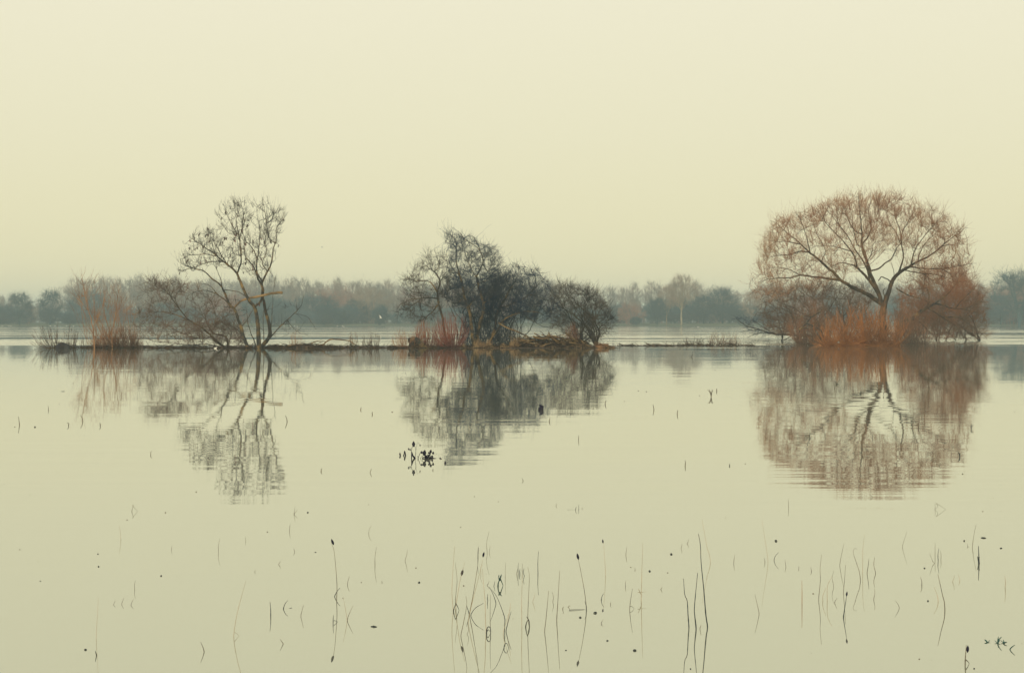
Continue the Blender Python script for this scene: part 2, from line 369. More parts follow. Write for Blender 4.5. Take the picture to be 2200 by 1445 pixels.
A.limb(r2([(975, 600), (990, 480), (990, 350), (970, 230), (950, 140)]), 0.0414, 0.008, dep=1.1)
A.limb(r2([(1010, 790), (1045, 710), (1085, 640), (1105, 560), (1110, 470), (1130, 400), (1128, 320), (1170, 230), (1190, 160)]), 0.0704, 0.00888, dep=.8)
A.limb(r2([(1150, 290), (1200, 210), (1230, 165)]), 0.0207, 0.008)
A.limb(r2([(1112, 440), (1065, 370), (1052, 250), (1045, 150), (1030, 75)]), 0.0373, 0.008, dep=-1)
A.limb(r2([(1052, 280), (1100, 230), (1110, 140)]), 0.0207, 0.008)
A.limb(r2([(1060, 690), (1020, 600), (1040, 480), (1020, 340), (1000, 250)]), 0.0332, 0.008, dep=1)
A.limb(r2([(1078, 1310), (1110, 1200), (1200, 1110), (1300, 1020), (1360, 950), (1385, 860)]), 0.0497, 0.00888, dep=-1, y0=.7)
A.limb(r2([(1225, 1095), (1330, 1180), (1425, 1212)]), 0.0183, 0.008, dep=-1)
A.limb(r2([(1300, 1025), (1400, 1050), (1450, 1100), (1490, 1160)]), 0.0149, 0.008, dep=-.8)
A.limb(r2([(1010, 1318), (950, 1200), (925, 1100), (920, 1010), (890, 1000)]), 0.0414, 0.0111, y0=-.5, dep=-.6)
A.limb(r2([(1090, 1230), (1088, 1050), (1095, 880), (1100, 700)]), 0.0249, 0.008, dep=1.5)
A.limb(r2([(1020, 1315), (1010, 1200), (1000, 1050), (1010, 950)]), 0.0332, 0.0148, y0=1.5, dep=.4)
envA = r2([(310, 690), (320, 600), (340, 500), (430, 380), (530, 290), (600, 300), (680, 330), (665, 150), (690, 90), (840, 50), (880, 60), (930, 140), (1000, 60), (1060, 60), (1120, 140), (1200, 120), (1230, 180), (1190, 330), (1150, 500), (1110, 640), (1050, 740), (980, 760), (900, 700), (830, 700), (700, 620), (560, 700), (420, 680)])
A.fill(envA, 560, 2.2, rmax=.035, rmin=.010, up=.7, maxd=4, minz=2.2, wob=.035)
A.fill(r2([(380, 900), (560, 780), (800, 880), (1000, 900), (1250, 950), (1380, 900), (1440, 1180), (1100, 1250), (850, 1250), (600, 1150)]), 130, 1.6, rmax=.02, rmin=.007, up=.1, maxd=2.5)
A.twigs(2600, env=envA, L=(.15, .6), r=.0075, up=.6, spread=.36, sub=1, rlim=.032, zmin=.6)
rootA = A.make('seed_hung_tree', px(553, 747, 97), 'tall bare many-stemmed tree with dark seed bunches and one broken pale limb', 'tree', 'bark_ochre', 'twig_dark', 'twig_dark')
BL.obj('broken_limb', M['sunlit_ochre'], rootA, rootA.location)
def seed_mesh(name, m):
    T = Tubes(); n = 14; a = rs.uniform(0, 6.28, n); r = rs.uniform(0, .05, n); z = rs.uniform(-.26, 0, n)
    P0 = np.stack([np.cos(a)*r, np.sin(a)*r, z], 1); D = np.stack([rs.normal(0, .02, n), rs.normal(0, .02, n), rs.uniform(-.11, -.06, n)], 1)
    t = np.linspace(0, 1, 4); T.add(P0[:, None]+D[:, None]*t[:, None], np.broadcast_to(np.array([.006, .022, .02, .004]), (n, 4)), 4)
    T.add([[0, 0, .05], [0, 0, -.05], [0, 0, -.25]], [.008, .02, .01], 4); return T.mesh(name, m)
sm = [seed_mesh('seed_bunch', M['seed']), seed_mesh('seed_bunch', M['seed']), seed_mesh('seed_bunch', M['seed_red'])]
spots = r2([(455, 390), (418, 435), (388, 500), (352, 530), (380, 555), (425, 575), (408, 602), (450, 635), (497, 597), (570, 592), (600, 355), (535, 375), (560, 372), (495, 360), (590, 455), (515, 465), (665, 430), (682, 440), (705, 385), (740, 420), (765, 415), (803, 425), (822, 385), (843, 320), (798, 355), (875, 355), (875, 455), (885, 605), (902, 215), (862, 232), (725, 265), (877, 280), (680, 175), (770, 290), (1005, 395), (1042, 365), (970, 432), (1080, 432), (1057, 430), (1153, 480), (1200, 245), (868, 560), (935, 590), (940, 630), (905, 650), (850, 700), (328, 710), (773, 755), (965, 515), (740, 505), (735, 475), (670, 545), (450, 465), (545, 310), (990, 945), (1050, 935), (640, 440), (830, 410), (860, 440), (1030, 575), (785, 560), (510, 505)])
for i, (x, y) in enumerate(spots):
    p = px(x, y, 97); q = np.hypot(A.P[:, 0]-p[0], A.P[:, 2]-p[2]-.1); j = q.argmin()
    o = bpy.data.objects.new('seed_bunch', sm[2] if i in (9, 21, 22, 23, 26, 34, 43, 44, 54, 55, 1, 12, 8) else sm[i % 2]); COL.objects.link(o)
    o.parent = rootA; o.location = Vector(A.P[j])-rootA.location+Vector((0, 0, -.02)); o.rotation_euler = (rs.normal(0, .2), rs.normal(0, .2), rs.uniform(0, 6)); q_ = rs.uniform(.75, 1.25); o.scale = (q_*.95, q_*.95, q_*.52)
# --- sprawling shrub left of it
B = Plant(99.)
B.limb(r2([(720, 1315), (640, 1260), (590, 1200), (510, 1130), (420, 1080), (345, 985), (285, 880), (220, 820)]), 0.0825, 0.015, y0=0, dep=-1, sides=8)
B.limb(r2([(430, 1080), (330, 1040), (200, 1010), (60, 1015)]), 0.0375, 0.008, dep=1)
B.limb(r2([(345, 990), (300, 900), (330, 800), (300, 730)]), 0.03, 0.008, dep=1.3)
B.limb(r2([(300, 900), (200, 830), (130, 760)]), 0.0225, 0.008, dep=-1)
B.limb(r2([(730, 1318), (600, 1285), (450, 1290), (330, 1270), (200, 1250), (60, 1225)]), 0.0375, 0.009, y0=-1, dep=-1)
B.limb(r2([(600, 1230), (480, 1240), (330, 1190), (220, 1120), (100, 1100)]), 0.0338, 0.008, dep=1)
B.limb(r2([(860, 1230), (800, 1160), (720, 1120), (640, 1100), (540, 1140), (430, 1180)]), 0.045, 0.0112, y0=.8, dep=-.5)
B.limb(r2([(760, 1315), (700, 1230), (650, 1210), (570, 1180), (500, 1060), (440, 960)]), 0.0675, 0.009, y0=1, dep=1)
B.limb(r2([(780, 1310), (760, 1200), (700, 1100), (730, 1000), (700, 930)]), 0.0375, 0.008, y0=.5, dep=1)
B.limb(r2([(690, 1300), (620, 1200), (640, 1080), (600, 950), (560, 880)]), 0.0375, 0.008, y0=-.4, dep=1)
B.limb(r2([(565, 1315), (567, 1240), (560, 1170)]), 0.0225, 0.015, y0=-1.4, dep=0)
B.limb(r2([(850, 1300), (830, 1180), (900, 1070), (940, 1000)]), 0.0375, 0.0112, y0=.5)
envB = r2([(20, 830), (60, 760), (150, 735), (300, 725), (420, 770), (500, 840), (640, 840), (750, 950), (850, 1150), (880, 1290), (400, 1300), (-40, 1240), (-80, 1190), (20, 1000)])
B.fill(envB, 420, 2.4, rmax=.028, rmin=.008, up=.2, maxd=4)
B.fill(r2([(350, 1100), (700, 1100), (860, 1200), (880, 1300), (350, 1300)]), 130, 1.6, rmax=.03, rmin=.008, up=-.05, maxd=2)
B.twigs(3400, (.2, .8), .0085, up=.3, sub=1, zmin=.2)
B.make('sprawling_willow', px(480, 747, 99), 'low sprawling bare willow leaning left from the foot of the seed-hung tree', 'tree', 'bark_ochre', 'twig_branch', 'twig_tan')
# --- slender left tree of the thicket
C1 = Plant(99.5)
C1.limb(r3([(1400, 1290), (1370, 1100), (1345, 960), (1312, 850), (1300, 740), (1325, 650), (1320, 600), (1275, 530)]), 0.096, 0.04, y0=0, dep=.4, sides=8)
C1.limb(r3([(1300, 720), (1250, 650), (1190, 620), (1100, 630), (1040, 610), (980, 580)]), 0.048, 0.0096, dep=-1)
C1.limb(r3([(1275, 535), (1230, 500), (1180, 470), (1120, 480)]), 0.032, 0.008, dep=.6)
C1.limb(r3([(1285, 540), (1310, 470), (1290, 380), (1275, 310)]), 0.028, 0.008, dep=-.6)
C1.limb(r3([(1320, 640), (1370, 560), (1400, 470), (1420, 400)]), 0.028, 0.008, dep=.8)
C1.limb(r3([(1300, 800), (1230, 790), (1130, 800), (1020, 820), (940, 870), (905, 920)]), 0.048, 0.0096, dep=-1.1)
C1.limb(r3([(1305, 860), (1250, 930), (1190, 970), (1120, 1020)]), 0.048, 0.016, dep=1)
C1.limb(r3([(1150, 795), (1080, 850), (1000, 900), (930, 960)]), 0.024, 0.008, dep=.7)
envC1 = r3([(890, 960), (900, 880), (960, 800), (950, 580), (1110, 460), (1200, 350), (1270, 310), (1360, 330), (1450, 470), (1450, 700), (1400, 900), (1300, 1000), (1150, 1040), (950, 990)])
C1.fill(envC1, 330, 2, rmax=.025, rmin=.008, up=.2, maxd=3.5, minz=1)
C1.twigs(1500, (.2, .7), .0085, up=.3, sub=1, zmin=.8)
C1.make('slender_tree', px(960, 747, 99.5), 'slender bare tree with arching boughs at the left end of the dark thicket', 'tree', 'bark_ochre', 'twig_dark', 'twig_dark')
# --- tall crown of the thicket
C2 = Plant(100.)
C2.limb(r4([(465, 1290), (450, 1180), (430, 1040), (405, 890), (365, 800), (345, 700), (335, 620)]), 0.14, 0.07, y0=-.4, dep=.3, sides=9)
C2.limb(r4([(335, 620), (310, 520), (290, 430), (285, 300), (270, 200), (200, 150), (155, 130)]), 0.063, 0.0084, dep=.4)
C2.limb(r4([(408, 880), (450, 830), (510, 770), (540, 700)]), 0.056, 0.028, dep=.3)
C2.limb(r4([(350, 800), (280, 850), (220, 830)]), 0.035, 0.014, dep=-.6)
C2.limb(r4([(480, 1285), (505, 1080), (545, 900), (525, 770), (490, 640), (480, 570)]), 0.133, 0.07, y0=.5, dep=.2, sides=9)
C2.limb(r4([(480, 570), (530, 470), (545, 400), (510, 320), (440, 260), (370, 210), (320, 140)]), 0.056, 0.0084, dep=-1.2)
C2.limb(r4([(485, 590), (420, 480), (380, 380), (330, 290), (260, 240)]), 0.042, 0.0084, dep=1.3)
C2.limb(r4([(540, 450), (590, 520), (640, 450), (700, 400), (740, 380)]), 0.0315, 0.008, dep=1)
C2.limb(r4([(545, 400), (600, 330), (680, 280)]), 0.028, 0.008, dep=-.8)
C2.limb(r4([(500, 640), (570, 620), (640, 560), (680, 480)]), 0.035, 0.0084, dep=1.6)
C2.limb(r4([(320, 570), (250, 500), (210, 430), (190, 330)]), 0.0315, 0.008, dep=-1.5)
C2.limb(r4([(550, 850), (620, 790), (700, 750)]), 0.035, 0.0105, dep=-1)
C2.limb(r4([(510, 320), (490, 230), (440, 170)]), 0.021, 0.008, dep=-.5)
envC2 = r4([(150, 110), (250, 90), (330, 150), (440, 165), (520, 250), (600, 245), (690, 275), (750, 380), (720, 560), (740, 780), (600, 950), (300, 860), (180, 800), (150, 600), (210, 400), (170, 250)])
C2.fill(envC2, 560, 3, rmax=.05, rmin=.012, up=.25, maxd=4, minz=1.2, wob=.12)
C2.twigs(3400, env=envC2, L=(.2, .8), r=.0075, up=.3, sub=1, zmin=1.)
C2.make('thicket_tree', px(1017, 747, 100), 'tallest bare tree of the dark thicket, with two ochre trunks side by side', 'tree', 'bark_ochre', 'twig_navy', 'twig_navy')
# --- leaning right crown
C3 = Plant(101.)
C3.limb(r4([(590, 1285), (640, 1170), (680, 1060), (690, 950), (740, 860), (790, 760), (830, 690)]), 0.105, 0.045, y0=0, dep=.5, sides=8)
C3.limb(r4([(830, 690), (880, 600), (900, 520), (880, 450)]), 0.0375, 0.008, dep=.7)
C3.limb(r4([(715, 900), (790, 870), (860, 840), (930, 815), (1000, 760), (1060, 700), (1120, 630), (1175, 590)]), 0.06, 0.0112, dep=-1.5)
C3.limb(r4([(625, 1280), (690, 1120), (750, 1010), (850, 960), (960, 930), (1060, 935), (1150, 960)]), 0.0675, 0.0112, y0=-.8, dep=-1.5, sides=8)
C3.limb(r4([(1000, 760), (1100, 780), (1200, 820), (1290, 800)]), 0.03, 0.008, dep=-.5)
C3.limb(r4([(1030, 730), (1080, 620), (1050, 540), (1090, 480)]), 0.0263, 0.008, dep=1)
C3.limb(r4([(740, 1030), (800, 1090), (900, 1130), (1000, 1180), (1100, 1240)]), 0.0263, 0.0112, dep=-1)
C3.limb(r4([(930, 935), (1000, 1000), (1120, 1060), (1250, 1100)]), 0.0263, 0.008, dep=1)
C3.limb(r4([(830, 690), (760, 600), (700, 560), (650, 480)]), 0.03, 0.008, dep=.5)
envC3 = r4([(600, 520), (750, 430), (880, 440), (1000, 500), (1100, 480), (1180, 560), (1240, 650), (1300, 800), (1350, 930), (1300, 1050), (1100, 1050), (900, 990), (700, 1000), (600, 800)])
C3.fill(envC3, 560, 3, rmax=.045, rmin=.012, up=.15, maxd=4, minz=.6, wob=.11)
C3.twigs(3000, env=envC3, L=(.2, .8), r=.0075, up=.25, sub=1, zmin=.6)
C3.make('leaning_tree', px(1050, 747, 101), 'bare tree leaning right in the middle of the dark thicket, ochre limbs', 'tree', 'bark_ochre', 'twig_navy', 'twig_navy')
# --- dense hawthorns behind
def dense(name, d, base, env, n, nt_, label, mt, mb, mw, depth=2.5, stems=9, r=.009, up=.1, cat='tree', L=(.2, .7), zmin=.3, r0=.07, wob=.09, hub=None):
    h = Plant(d); env = np.asarray(env, float); lo, hi = env.min(0), env.max(0)
    for i in range(stems):
        tx = lo[0]+(hi[0]-lo[0])*(i+.5)/stems+rs.uniform(-6, 6)
        for _ in range(40):
            ty = rs.uniform(lo[1], lo[1]+(hi[1]-lo[1])*.55)
            if inside(env, np.array([tx]), np.array([ty]))[0]: break
        bx = base[0]+rs.uniform(-1, 1)*(hub or (hi[0]-lo[0])*.07)
        h.limb([(bx, base[1]), (bx+(tx-bx)*.25, base[1]+(ty-base[1])*.4), (bx+(tx-bx)*.7, base[1]+(ty-base[1])*.75), (tx, ty)], r0*rs.uniform(.5, 1), .01, dep=rs.uniform(-.7, .7)*depth, y0=rs.uniform(-.2, .2)*depth, sides=5, k=16, wob=.08)
    h.fill(env, n, depth, rmax=.03, rmin=r, up=up, maxd=4, minz=.2, wob=wob)
    h.twigs(nt_, L, r, up=up+.1, sub=2, zmin=zmin)
    return h.make(name, px(base[0], base[1], d), label, cat, mt, mb, mw)
dense('hawthorn', 102.5, (1010, 744.5), r4([(200, 620), (320, 540), (500, 600), (600, 560), (760, 600), (760, 800), (700, 960), (560, 1150), (380, 1150), (330, 950), (190, 850), (140, 700)]), 360, 2000, 'dense blue-black hawthorn filling the heart of the thicket behind the ochre trunks', 'bark_dark', 'twig_navy', 'twig_navy', hub=30, stems=13, r0=.045)
dense('hawthorn', 103., (1095, 744.4), r4([(560, 640), (760, 560), (900, 570), (1040, 680), (1150, 800), (1180, 930), (1000, 1020), (860, 1010), (760, 1130), (600, 1180), (520, 1000)]), 420, 2000, 'dense dark hawthorn behind the right-leaning tree of the thicket', 'bark_dark', 'twig_navy', 'twig_navy', hub=32, stems=14, r0=.045)
dense('round_bush', 101., (1262, 746), r4([(1230, 850), (1210, 700), (1290, 640), (1400, 640), (1500, 690), (1620, 680), (1720, 740), (1800, 860), (1870, 960), (1870, 1060), (1800, 1170), (1650, 1270), (1500, 1230), (1350, 1150), (1230, 1080), (1170, 950)]), 620, 2700, 'rounded grey-brown bare bush at the right end of the dark thicket', 'bark_dark', 'twig_dark', 'twig_dark', 3, 20, .0085, .15, hub=38)
# --- the domed willow
Wd = 119.; Wl = Plant(Wd)
Wl.limb([(1897, 738), (1898, 710), (1896, 680), (1899, 655)], .33, .25, y0=0, dep=0, sides=12)
Wl.limb(r6([(1215, 985), (1150, 940), (1080, 905), (1000, 868), (920, 830), (850, 785)]), 0.204, 0.119, dep=-1, sides=9)
Wl.limb(r6([(850, 785), (730, 770), (600, 755), (520, 740), (440, 765), (370, 768), (270, 780), (180, 805)]), 0.112, 0.0127, dep=-1.5)
Wl.limb(r6([(520, 740), (420, 700), (330, 690), (250, 700)]), 0.0408, 0.0085)
Wl.limb(r6([(850, 785), (800, 730), (755, 685), (690, 625), (650, 590), (615, 565)]), 0.122, 0.068, dep=.5)
Wl.limb(r6([(615, 565), (540, 560), (470, 580), (380, 585), (300, 600), (235, 625)]), 0.0612, 0.0102, dep=-1)
Wl.limb(r6([(615, 565), (540, 500), (480, 445), (420, 390), (370, 330), (320, 310)]), 0.0612, 0.0102, dep=1)
Wl.limb(r6([(540, 500), (430, 480), (340, 480), (250, 470)]), 0.0408, 0.0085, dep=-1)
Wl.limb(r6([(625, 570), (610, 470), (590, 380), (560, 290), (530, 240)]), 0.051, 0.0102, dep=1.4)
Wl.limb(r6([(760, 690), (700, 640), (720, 560), (650, 450), (600, 350)]), 0.0408, 0.0085, dep=-1.8)
Wl.limb(r7([(130, 975), (100, 900), (50, 830), (0, 770), (-60, 710), (-110, 670)]), 0.163, 0.0765, dep=-.8, sides=9)
Wl.limb(r6([(965, 670), (880, 655), (830, 655), (795, 668)]), 0.051, 0.0255, dep=-1)
Wl.limb(r6([(985, 680), (960, 600), (915, 540), (850, 470), (770, 400), (700, 320), (640, 240)]), 0.0714, 0.0102, dep=-1.5)
Wl.limb(r6([(930, 555), (820, 520), (700, 510), (640, 540)]), 0.0408, 0.0085)
Wl.limb(r6([(1095, 790), (1070, 680), (1030, 600), (985, 530), (930, 420), (860, 330), (800, 240), (740, 170)]), 0.0816, 0.0102, dep=1.6)
Wl.limb(r7([(120, 960), (95, 870), (50, 750), (15, 640), (-10, 560), (-20, 480)]), 0.184, 0.085, dep=.6, sides=9)
Wl.limb(r7([(-20, 480), (-25, 400), (-40, 300), (-60, 180), (-75, 90)]), 0.0816, 0.0102, dep=-1.2)
Wl.limb(r7([(-18, 500), (30, 440), (60, 360), (50, 230), (90, 120)]), 0.0714, 0.0102, dep=1.2)
Wl.limb(r7([(-25, 420), (-80, 380), (-130, 280), (-160, 150)]), 0.051, 0.0102, dep=1)
Wl.limb(r6([(1080, 640), (1060, 540), (1000, 500), (960, 400), (930, 260)]), 0.0612, 0.0102, dep=-1.6)
Wl.limb(r7([(20, 640), (60, 560), (75, 500), (120, 470), (190, 470)]), 0.0408, 0.0085, dep=1)
Wl.limb(r7([(55, 710), (110, 690), (160, 650), (220, 610), (260, 540), (305, 490)]), 0.0714, 0.0298, dep=1)
Wl.limb(r7([(305, 490), (270, 400), (210, 320), (180, 220), (200, 120)]), 0.0358, 0.0085, dep=-1)
Wl.limb(r7([(150, 970), (180, 900), (205, 840), (240, 770), (300, 710), (350, 680)]), 0.214, 0.111, dep=.3, sides=9)
Wl.limb(r7([(350, 680), (420, 640), (500, 600), (550, 560), (610, 500), (690, 430), (765, 350)]), 0.102, 0.0102, dep=-1)
Wl.limb(r7([(265, 740), (300, 660), (312, 580), (305, 480), (325, 400), (390, 280), (430, 190)]), 0.0816, 0.0102, dep=1.4)
Wl.limb(r7([(305, 500), (300, 400), (260, 260), (265, 120)]), 0.0458, 0.0102, dep=.8)
Wl.limb(r7([(370, 670), (380, 590), (410, 510), (470, 420), (540, 330), (590, 270)]), 0.0612, 0.0102, dep=-1.3)
Wl.limb(r7([(430, 640), (440, 570), (500, 480), (600, 400), (680, 330)]), 0.051, 0.0102, dep=1.2)
Wl.limb(r7([(350, 685), (450, 690), (560, 695), (680, 685), (850, 655)]), 0.0612, 0.0102, dep=-1.4)
Wl.limb(r7([(320, 715), (430, 722), (520, 735), (620, 745), (740, 780)]), 0.051, 0.0102, dep=1)
Wl.limb(r7([(600, 510), (700, 500), (800, 495)]), 0.0358, 0.0085, dep=.6)
Wl.limb(r7([(215, 800), (170, 775), (125, 758), (95, 790)]), 0.051, 0.034, dep=-.4)
Wl.limb(r7([(145, 940), (125, 880), (130, 850)]), 0.051, 0.0255, dep=-1)
Wl.limb(r7([(215, 795), (220, 730), (200, 680), (180, 650)]), 0.0306, 0.0102, dep=-1)
envW = [(1600, 640), (1628, 575), (1634, 520), (1655, 476), (1700, 456), (1757, 436), (1790, 422), (1850, 414), (1910, 417), (1930, 428), (1975, 443), (2020, 465), (2056, 486), (2076, 524), (2090, 575), (2070, 610), (2010, 622), (1965, 632), (1945, 580), (1922, 535), (1900, 548), (1880, 560), (1850, 578), (1815, 600), (1760, 622), (1700, 640), (1650, 655)]
Wl.fill(envW, 1200, 5.5, rmax=.06, rmin=.012, up=.35, maxd=4.5, minz=3)
rim = [(1632, 570), (1638, 525), (1660, 482), (1700, 460), (1760, 440), (1790, 426), (1850, 418), (1910, 421), (1975, 446), (2020, 468), (2056, 490), (2076, 524), (2060, 530), (2010, 500), (1950, 470), (1860, 465), (1780, 475), (1720, 490), (1680, 530), (1650, 570)]
Wl.fill(rim, 320, 5., rmax=.02, rmin=.009, up=.6, maxd=3, minz=4)
Wl.twigs(9500, env=envW, L=(.3, 1.0), r=.0075, up=.55, spread=.38, sub=2, rlim=.022, zmin=3)
Wl.make('domed_willow', px(1897, 737, Wd), 'large bare willow with a wide domed reddish crown, tallest at the right', 'tree', 'bark_willow', 'twig_branch', 'twig_willow')
# --- drooping companion on its right, dark fallen limb
D_ = Plant(122.)
D_.limb(r7([(200, 1170), (260, 1120), (340, 1080), (400, 1030), (440, 1000), (490, 975)]), .24, .10, y0=-2, dep=0, sides=9)
D_.limb(r7([(490, 975), (560, 985), (620, 1010), (700, 1015), (780, 1040)]), .07, .012, dep=-1)
D_.limb(r7([(430, 1005), (520, 1050), (600, 1100), (680, 1150), (740, 1230)]), .07, .012, dep=.8)
D_.limb(r7([(560, 1070), (680, 1080), (780, 1150), (880, 1240)]), .05, .012, dep=-.8)
D_.limb(r7([(260, 1130), (330, 1180), (420, 1245)]), .05, .02, dep=-.8)
D_.limb(r7([(340, 1085), (400, 1140), (500, 1230)]), .05, .015, dep=.5)
D_.limb(r7([(440, 1000), (455, 900), (430, 820), (440, 760)]), .06, .015, dep=1)
D_.limb(r7([(490, 975), (600, 900), (690, 800), (760, 720)]), .06, .015, dep=1.2)
D_.limb(r7([(640, 1010), (760, 900), (840, 830)]), .05, .012, dep=1)
D_.limb(r7([(205, 850), (290, 900), (380, 930), (460, 965)]), .05, .03, y0=-1.5, dep=-.5)
D_.limb(r7([(700, 1015), (800, 980), (870, 960)]), .04, .012)
envD = [(1925, 640), (1960, 598), (2010, 572), (2040, 560), (2075, 590), (2098, 610), (2112, 650), (2118, 690), (2100, 728), (2000, 733), (1960, 722), (1930, 690)]
D_.fill(envD, 780, 4.5, rmax=.03, rmin=.01, up=.05, maxd=5, wob=.08)
D_.twigs(5200, (.3, 1.0), .009, up=.15, sub=1, zmin=.3, spread=.6)
D_.make('drooping_willow', px(1935, 736, 122), 'rusty bare willow drooping to the water at the right of the domed willow', 'tree', 'bark_ochre', 'twig_rust', 'twig_rust')
dense('rust_bush', 135., (2045, 731), [(1985, 640), (2000, 590), (2030, 565), (2060, 570), (2075, 600), (2095, 615), (2112, 660), (2108, 722), (2000, 728), (1940, 730), (1928, 690), (1940, 650)], 400, 3200, 'tall rust-red bare bush rising behind the drooping willow', 'bark_dark', 'twig_rust', 'twig_rust', 3, 14, .011, .2, cat='bush', hub=68, L=(.3, 1.))
dense('grey_bush', 130., (1760, 733), [(1640, 650), (1660, 615), (1700, 608), (1740, 605), (1790, 615), (1850, 612), (1875, 640), (1870, 700), (1760, 722), (1660, 718), (1625, 690)], 560, 3400, 'wide grey-brown bare bush under the left boughs of the domed willow', 'bark_dark', 'twig_branch', 'twig_umber', 4, 22, .011, .15, cat='bush', hub=85, L=(.3, 1.))
Fd = dist(727.); Fb = Plant(Fd)
for pts, r0, r1, y0, dp in (([(760, 1235), (640, 1232), (500, 1225), (350, 1215), (200, 1180), (100, 1150), (20, 1090)], .2, .02, 0, -2),
        ([(350, 1215), (290, 1180), (240, 1150), (190, 1110)], .07, .02, None, 1), ([(500, 1222), (420, 1172), (330, 1158), (260, 1170)], .08, .02, None, -1),
        ([(320, 1225), (240, 1200), (180, 1215), (130, 1240)], .07, .02, None, 1), ([(620, 1230), (540, 1180), (440, 1140), (360, 1100)], .08, .02, None, -2),
        ([(200, 1180), (140, 1185), (95, 1190)], .04, .015, None, 1), ([(700, 1230), (600, 1160), (560, 1100), (500, 1040)], .08, .02, 1, 1), ([(430, 1220), (470, 1150), (530, 1120)], .06, .02, None, 1)):
    Fb.limb(r6(pts), r0, r1, dep=dp, y0=y0)
Fb.fill(r6([(20, 1080), (200, 1080), (400, 1060), (700, 1100), (740, 1230), (200, 1245), (90, 1200)]), 150, 2, rmax=.035, rmin=.012, up=.1, maxd=3, wob=.1)
Fb.twigs(500, (.3, .9), .012, up=.1, sub=1)
Fb.make('fallen_branch', px(1750, 727, Fd), 'dark fallen boughs lying out over the water left of the orange shrub', 'branch', 'bark_dark', 'twig_navy', 'twig_navy', names=('limb', 'branches', 'crown'))
Gb = Plant(112.)
Gb.limb(r6([(540, 1180), (600, 1130), (650, 1080), (725, 1035)]), .04, .05, y0=0, dep=.4); Gb.limb(r6([(560, 1170), (640, 1160), (700, 1110)]), .035, .02); Gb.limb(r6([(500, 1085), (580, 1070), (650, 1080)]), .02, .03, y0=.2); Gb.limb(r6([(600, 1130), (660, 1150), (730, 1200), (760, 1290)]), .04, .04, dep=.3)
Gb.make('broken_branch', px(1762, 737, 112), 'pale ochre forked broken branch at the left edge of the orange shrub', 'branch', 'bark_ochre', 'bark_ochre', 'bark_ochre', names=('limb', 'b', 'c'))
Tr = Plant(112.5); Tr.limb(r6([(930, 880), (960, 850), (1000, 835)]), .03, .03, y0=-1, dep=0)
# ================================================================ SHRUBS (fans of stems)
def fan(name, x0, x1, yb, env, n, label, mats, d=None, depth=.8, r=.012, sub=3, cat='shrub', lean=.25, bw=None, seed=None, names=('stems', 'crown'), hbias=1., group=None, L=(.25, .8), spread=.28, cross=.14):
    d = d or dist(yb); env = np.asarray(env, float); lo, hi = env.min(0), env.max(0); X = []
    while len(X) < n:
        c = rs.uniform(lo, hi, (n*3, 2)); c = c[inside(env, c[:, 0], c[:, 1])]; X += list(c)
    X = np.array(X[:n]); bx = x0+(x1-x0)*np.clip((X[:, 0]-lo[0])/(hi[0]-lo[0])+rs.normal(0, cross, n), 0, 1)
    dy = rs.uniform(-1, 1, n)*depth
    A0 = np.stack([(bx-1100)/F*d, d+dy*.5, np.full(n, -.02)], 1)
    B0 = np.stack([(X[:, 0]-1100)/F*d, d+dy*1.6, EYE-(X[:, 1]-HZ)/F*d], 1)
    k = 7; t = np.linspace(0, 1, k)[:, None]; l = np.linalg.norm(B0-A0, axis=1)
    mid = (A0+B0)/2+np.stack([-(B0-A0)[:, 0]*lean*-1, np.zeros(n), -np.abs((B0-A0)[:, 0])*lean], 1)+rs.normal(0, .06, (n, 3))*l[:, None]
    P = A0[:, None]*(1-t)**2+2*mid[:, None]*t*(1-t)+B0[:, None]*t**2
    P += rs.normal(0, .012, P.shape)*l[:, None, None]*t
    rr = r*rs.uniform(.7, 1.5, n)[:, None]*np.clip(.5+l[:, None]/4, .5, 1.5)
    e = empty(name, px((x0+x1)/2, yb, d)); tag(e, label, cat, group)
    org = np.array(e.location)
    Tubes().add(P, rr*(1-.75*t[:, 0]), 4).obj(names[0], M[mats[0]], e, org)
    if sub:
        m = n*sub; j = rs.integers(0, n, m); q = rs.integers(2, k-1, m); a = P[j, q]
        D = norm(norm(P[j, q+1]-P[j, q])+rs.normal(0, spread, (m, 3))); ll = rs.uniform(L[0], L[1], m)*np.clip(l[j]/2.5, .3, 1)
        tt = np.linspace(0, 1, 4)[:, None]; Q = a[:, None]+D[:, None]*ll[:, None, None]*tt+(rs.normal(0, .12, (m, 3))+[0, 0, .12])[:, None]*ll[:, None, None]*tt**2
        Tubes().add(Q, np.broadcast_to(r*.55*(1-.6*tt[:, 0]), (m, 4)), 3).obj(names[1], M[mats[1]], e, org)
    return e
fan('orange_shrub', 1775, 1925, 742.5, [(1742, 738), (1738, 716), (1757, 712), (1748, 690), (1772, 694), (1778, 664), (1797, 682), (1808, 655), (1824, 668), (1838, 640), (1852, 662), (1866, 644), (1880, 668), (1898, 648), (1905, 676), (1926, 664), (1924, 690), (1946, 688), (1938, 708), (1950, 722), (1935, 740)], 620, 'bright orange twiggy shrub standing in the water before the domed willow trunk', ('stem_orange', 'stem_rust'), depth=1.9, r=.016, sub=4, L=(.3, 1.0), cross=.3)
fan('tall_orange_shrub', 190, 290, 746, [(160, 650), (165, 605), (185, 590), (230, 600), (262, 610), (290, 640), (300, 690), (305, 735), (180, 735), (175, 690)], 85, 'tall thin-stemmed orange willow shrub left of the sprawling willow', ('stem_tan', 'stem_tan'), depth=.9, r=.009, sub=4, L=(.3, 1.3), cross=.3)
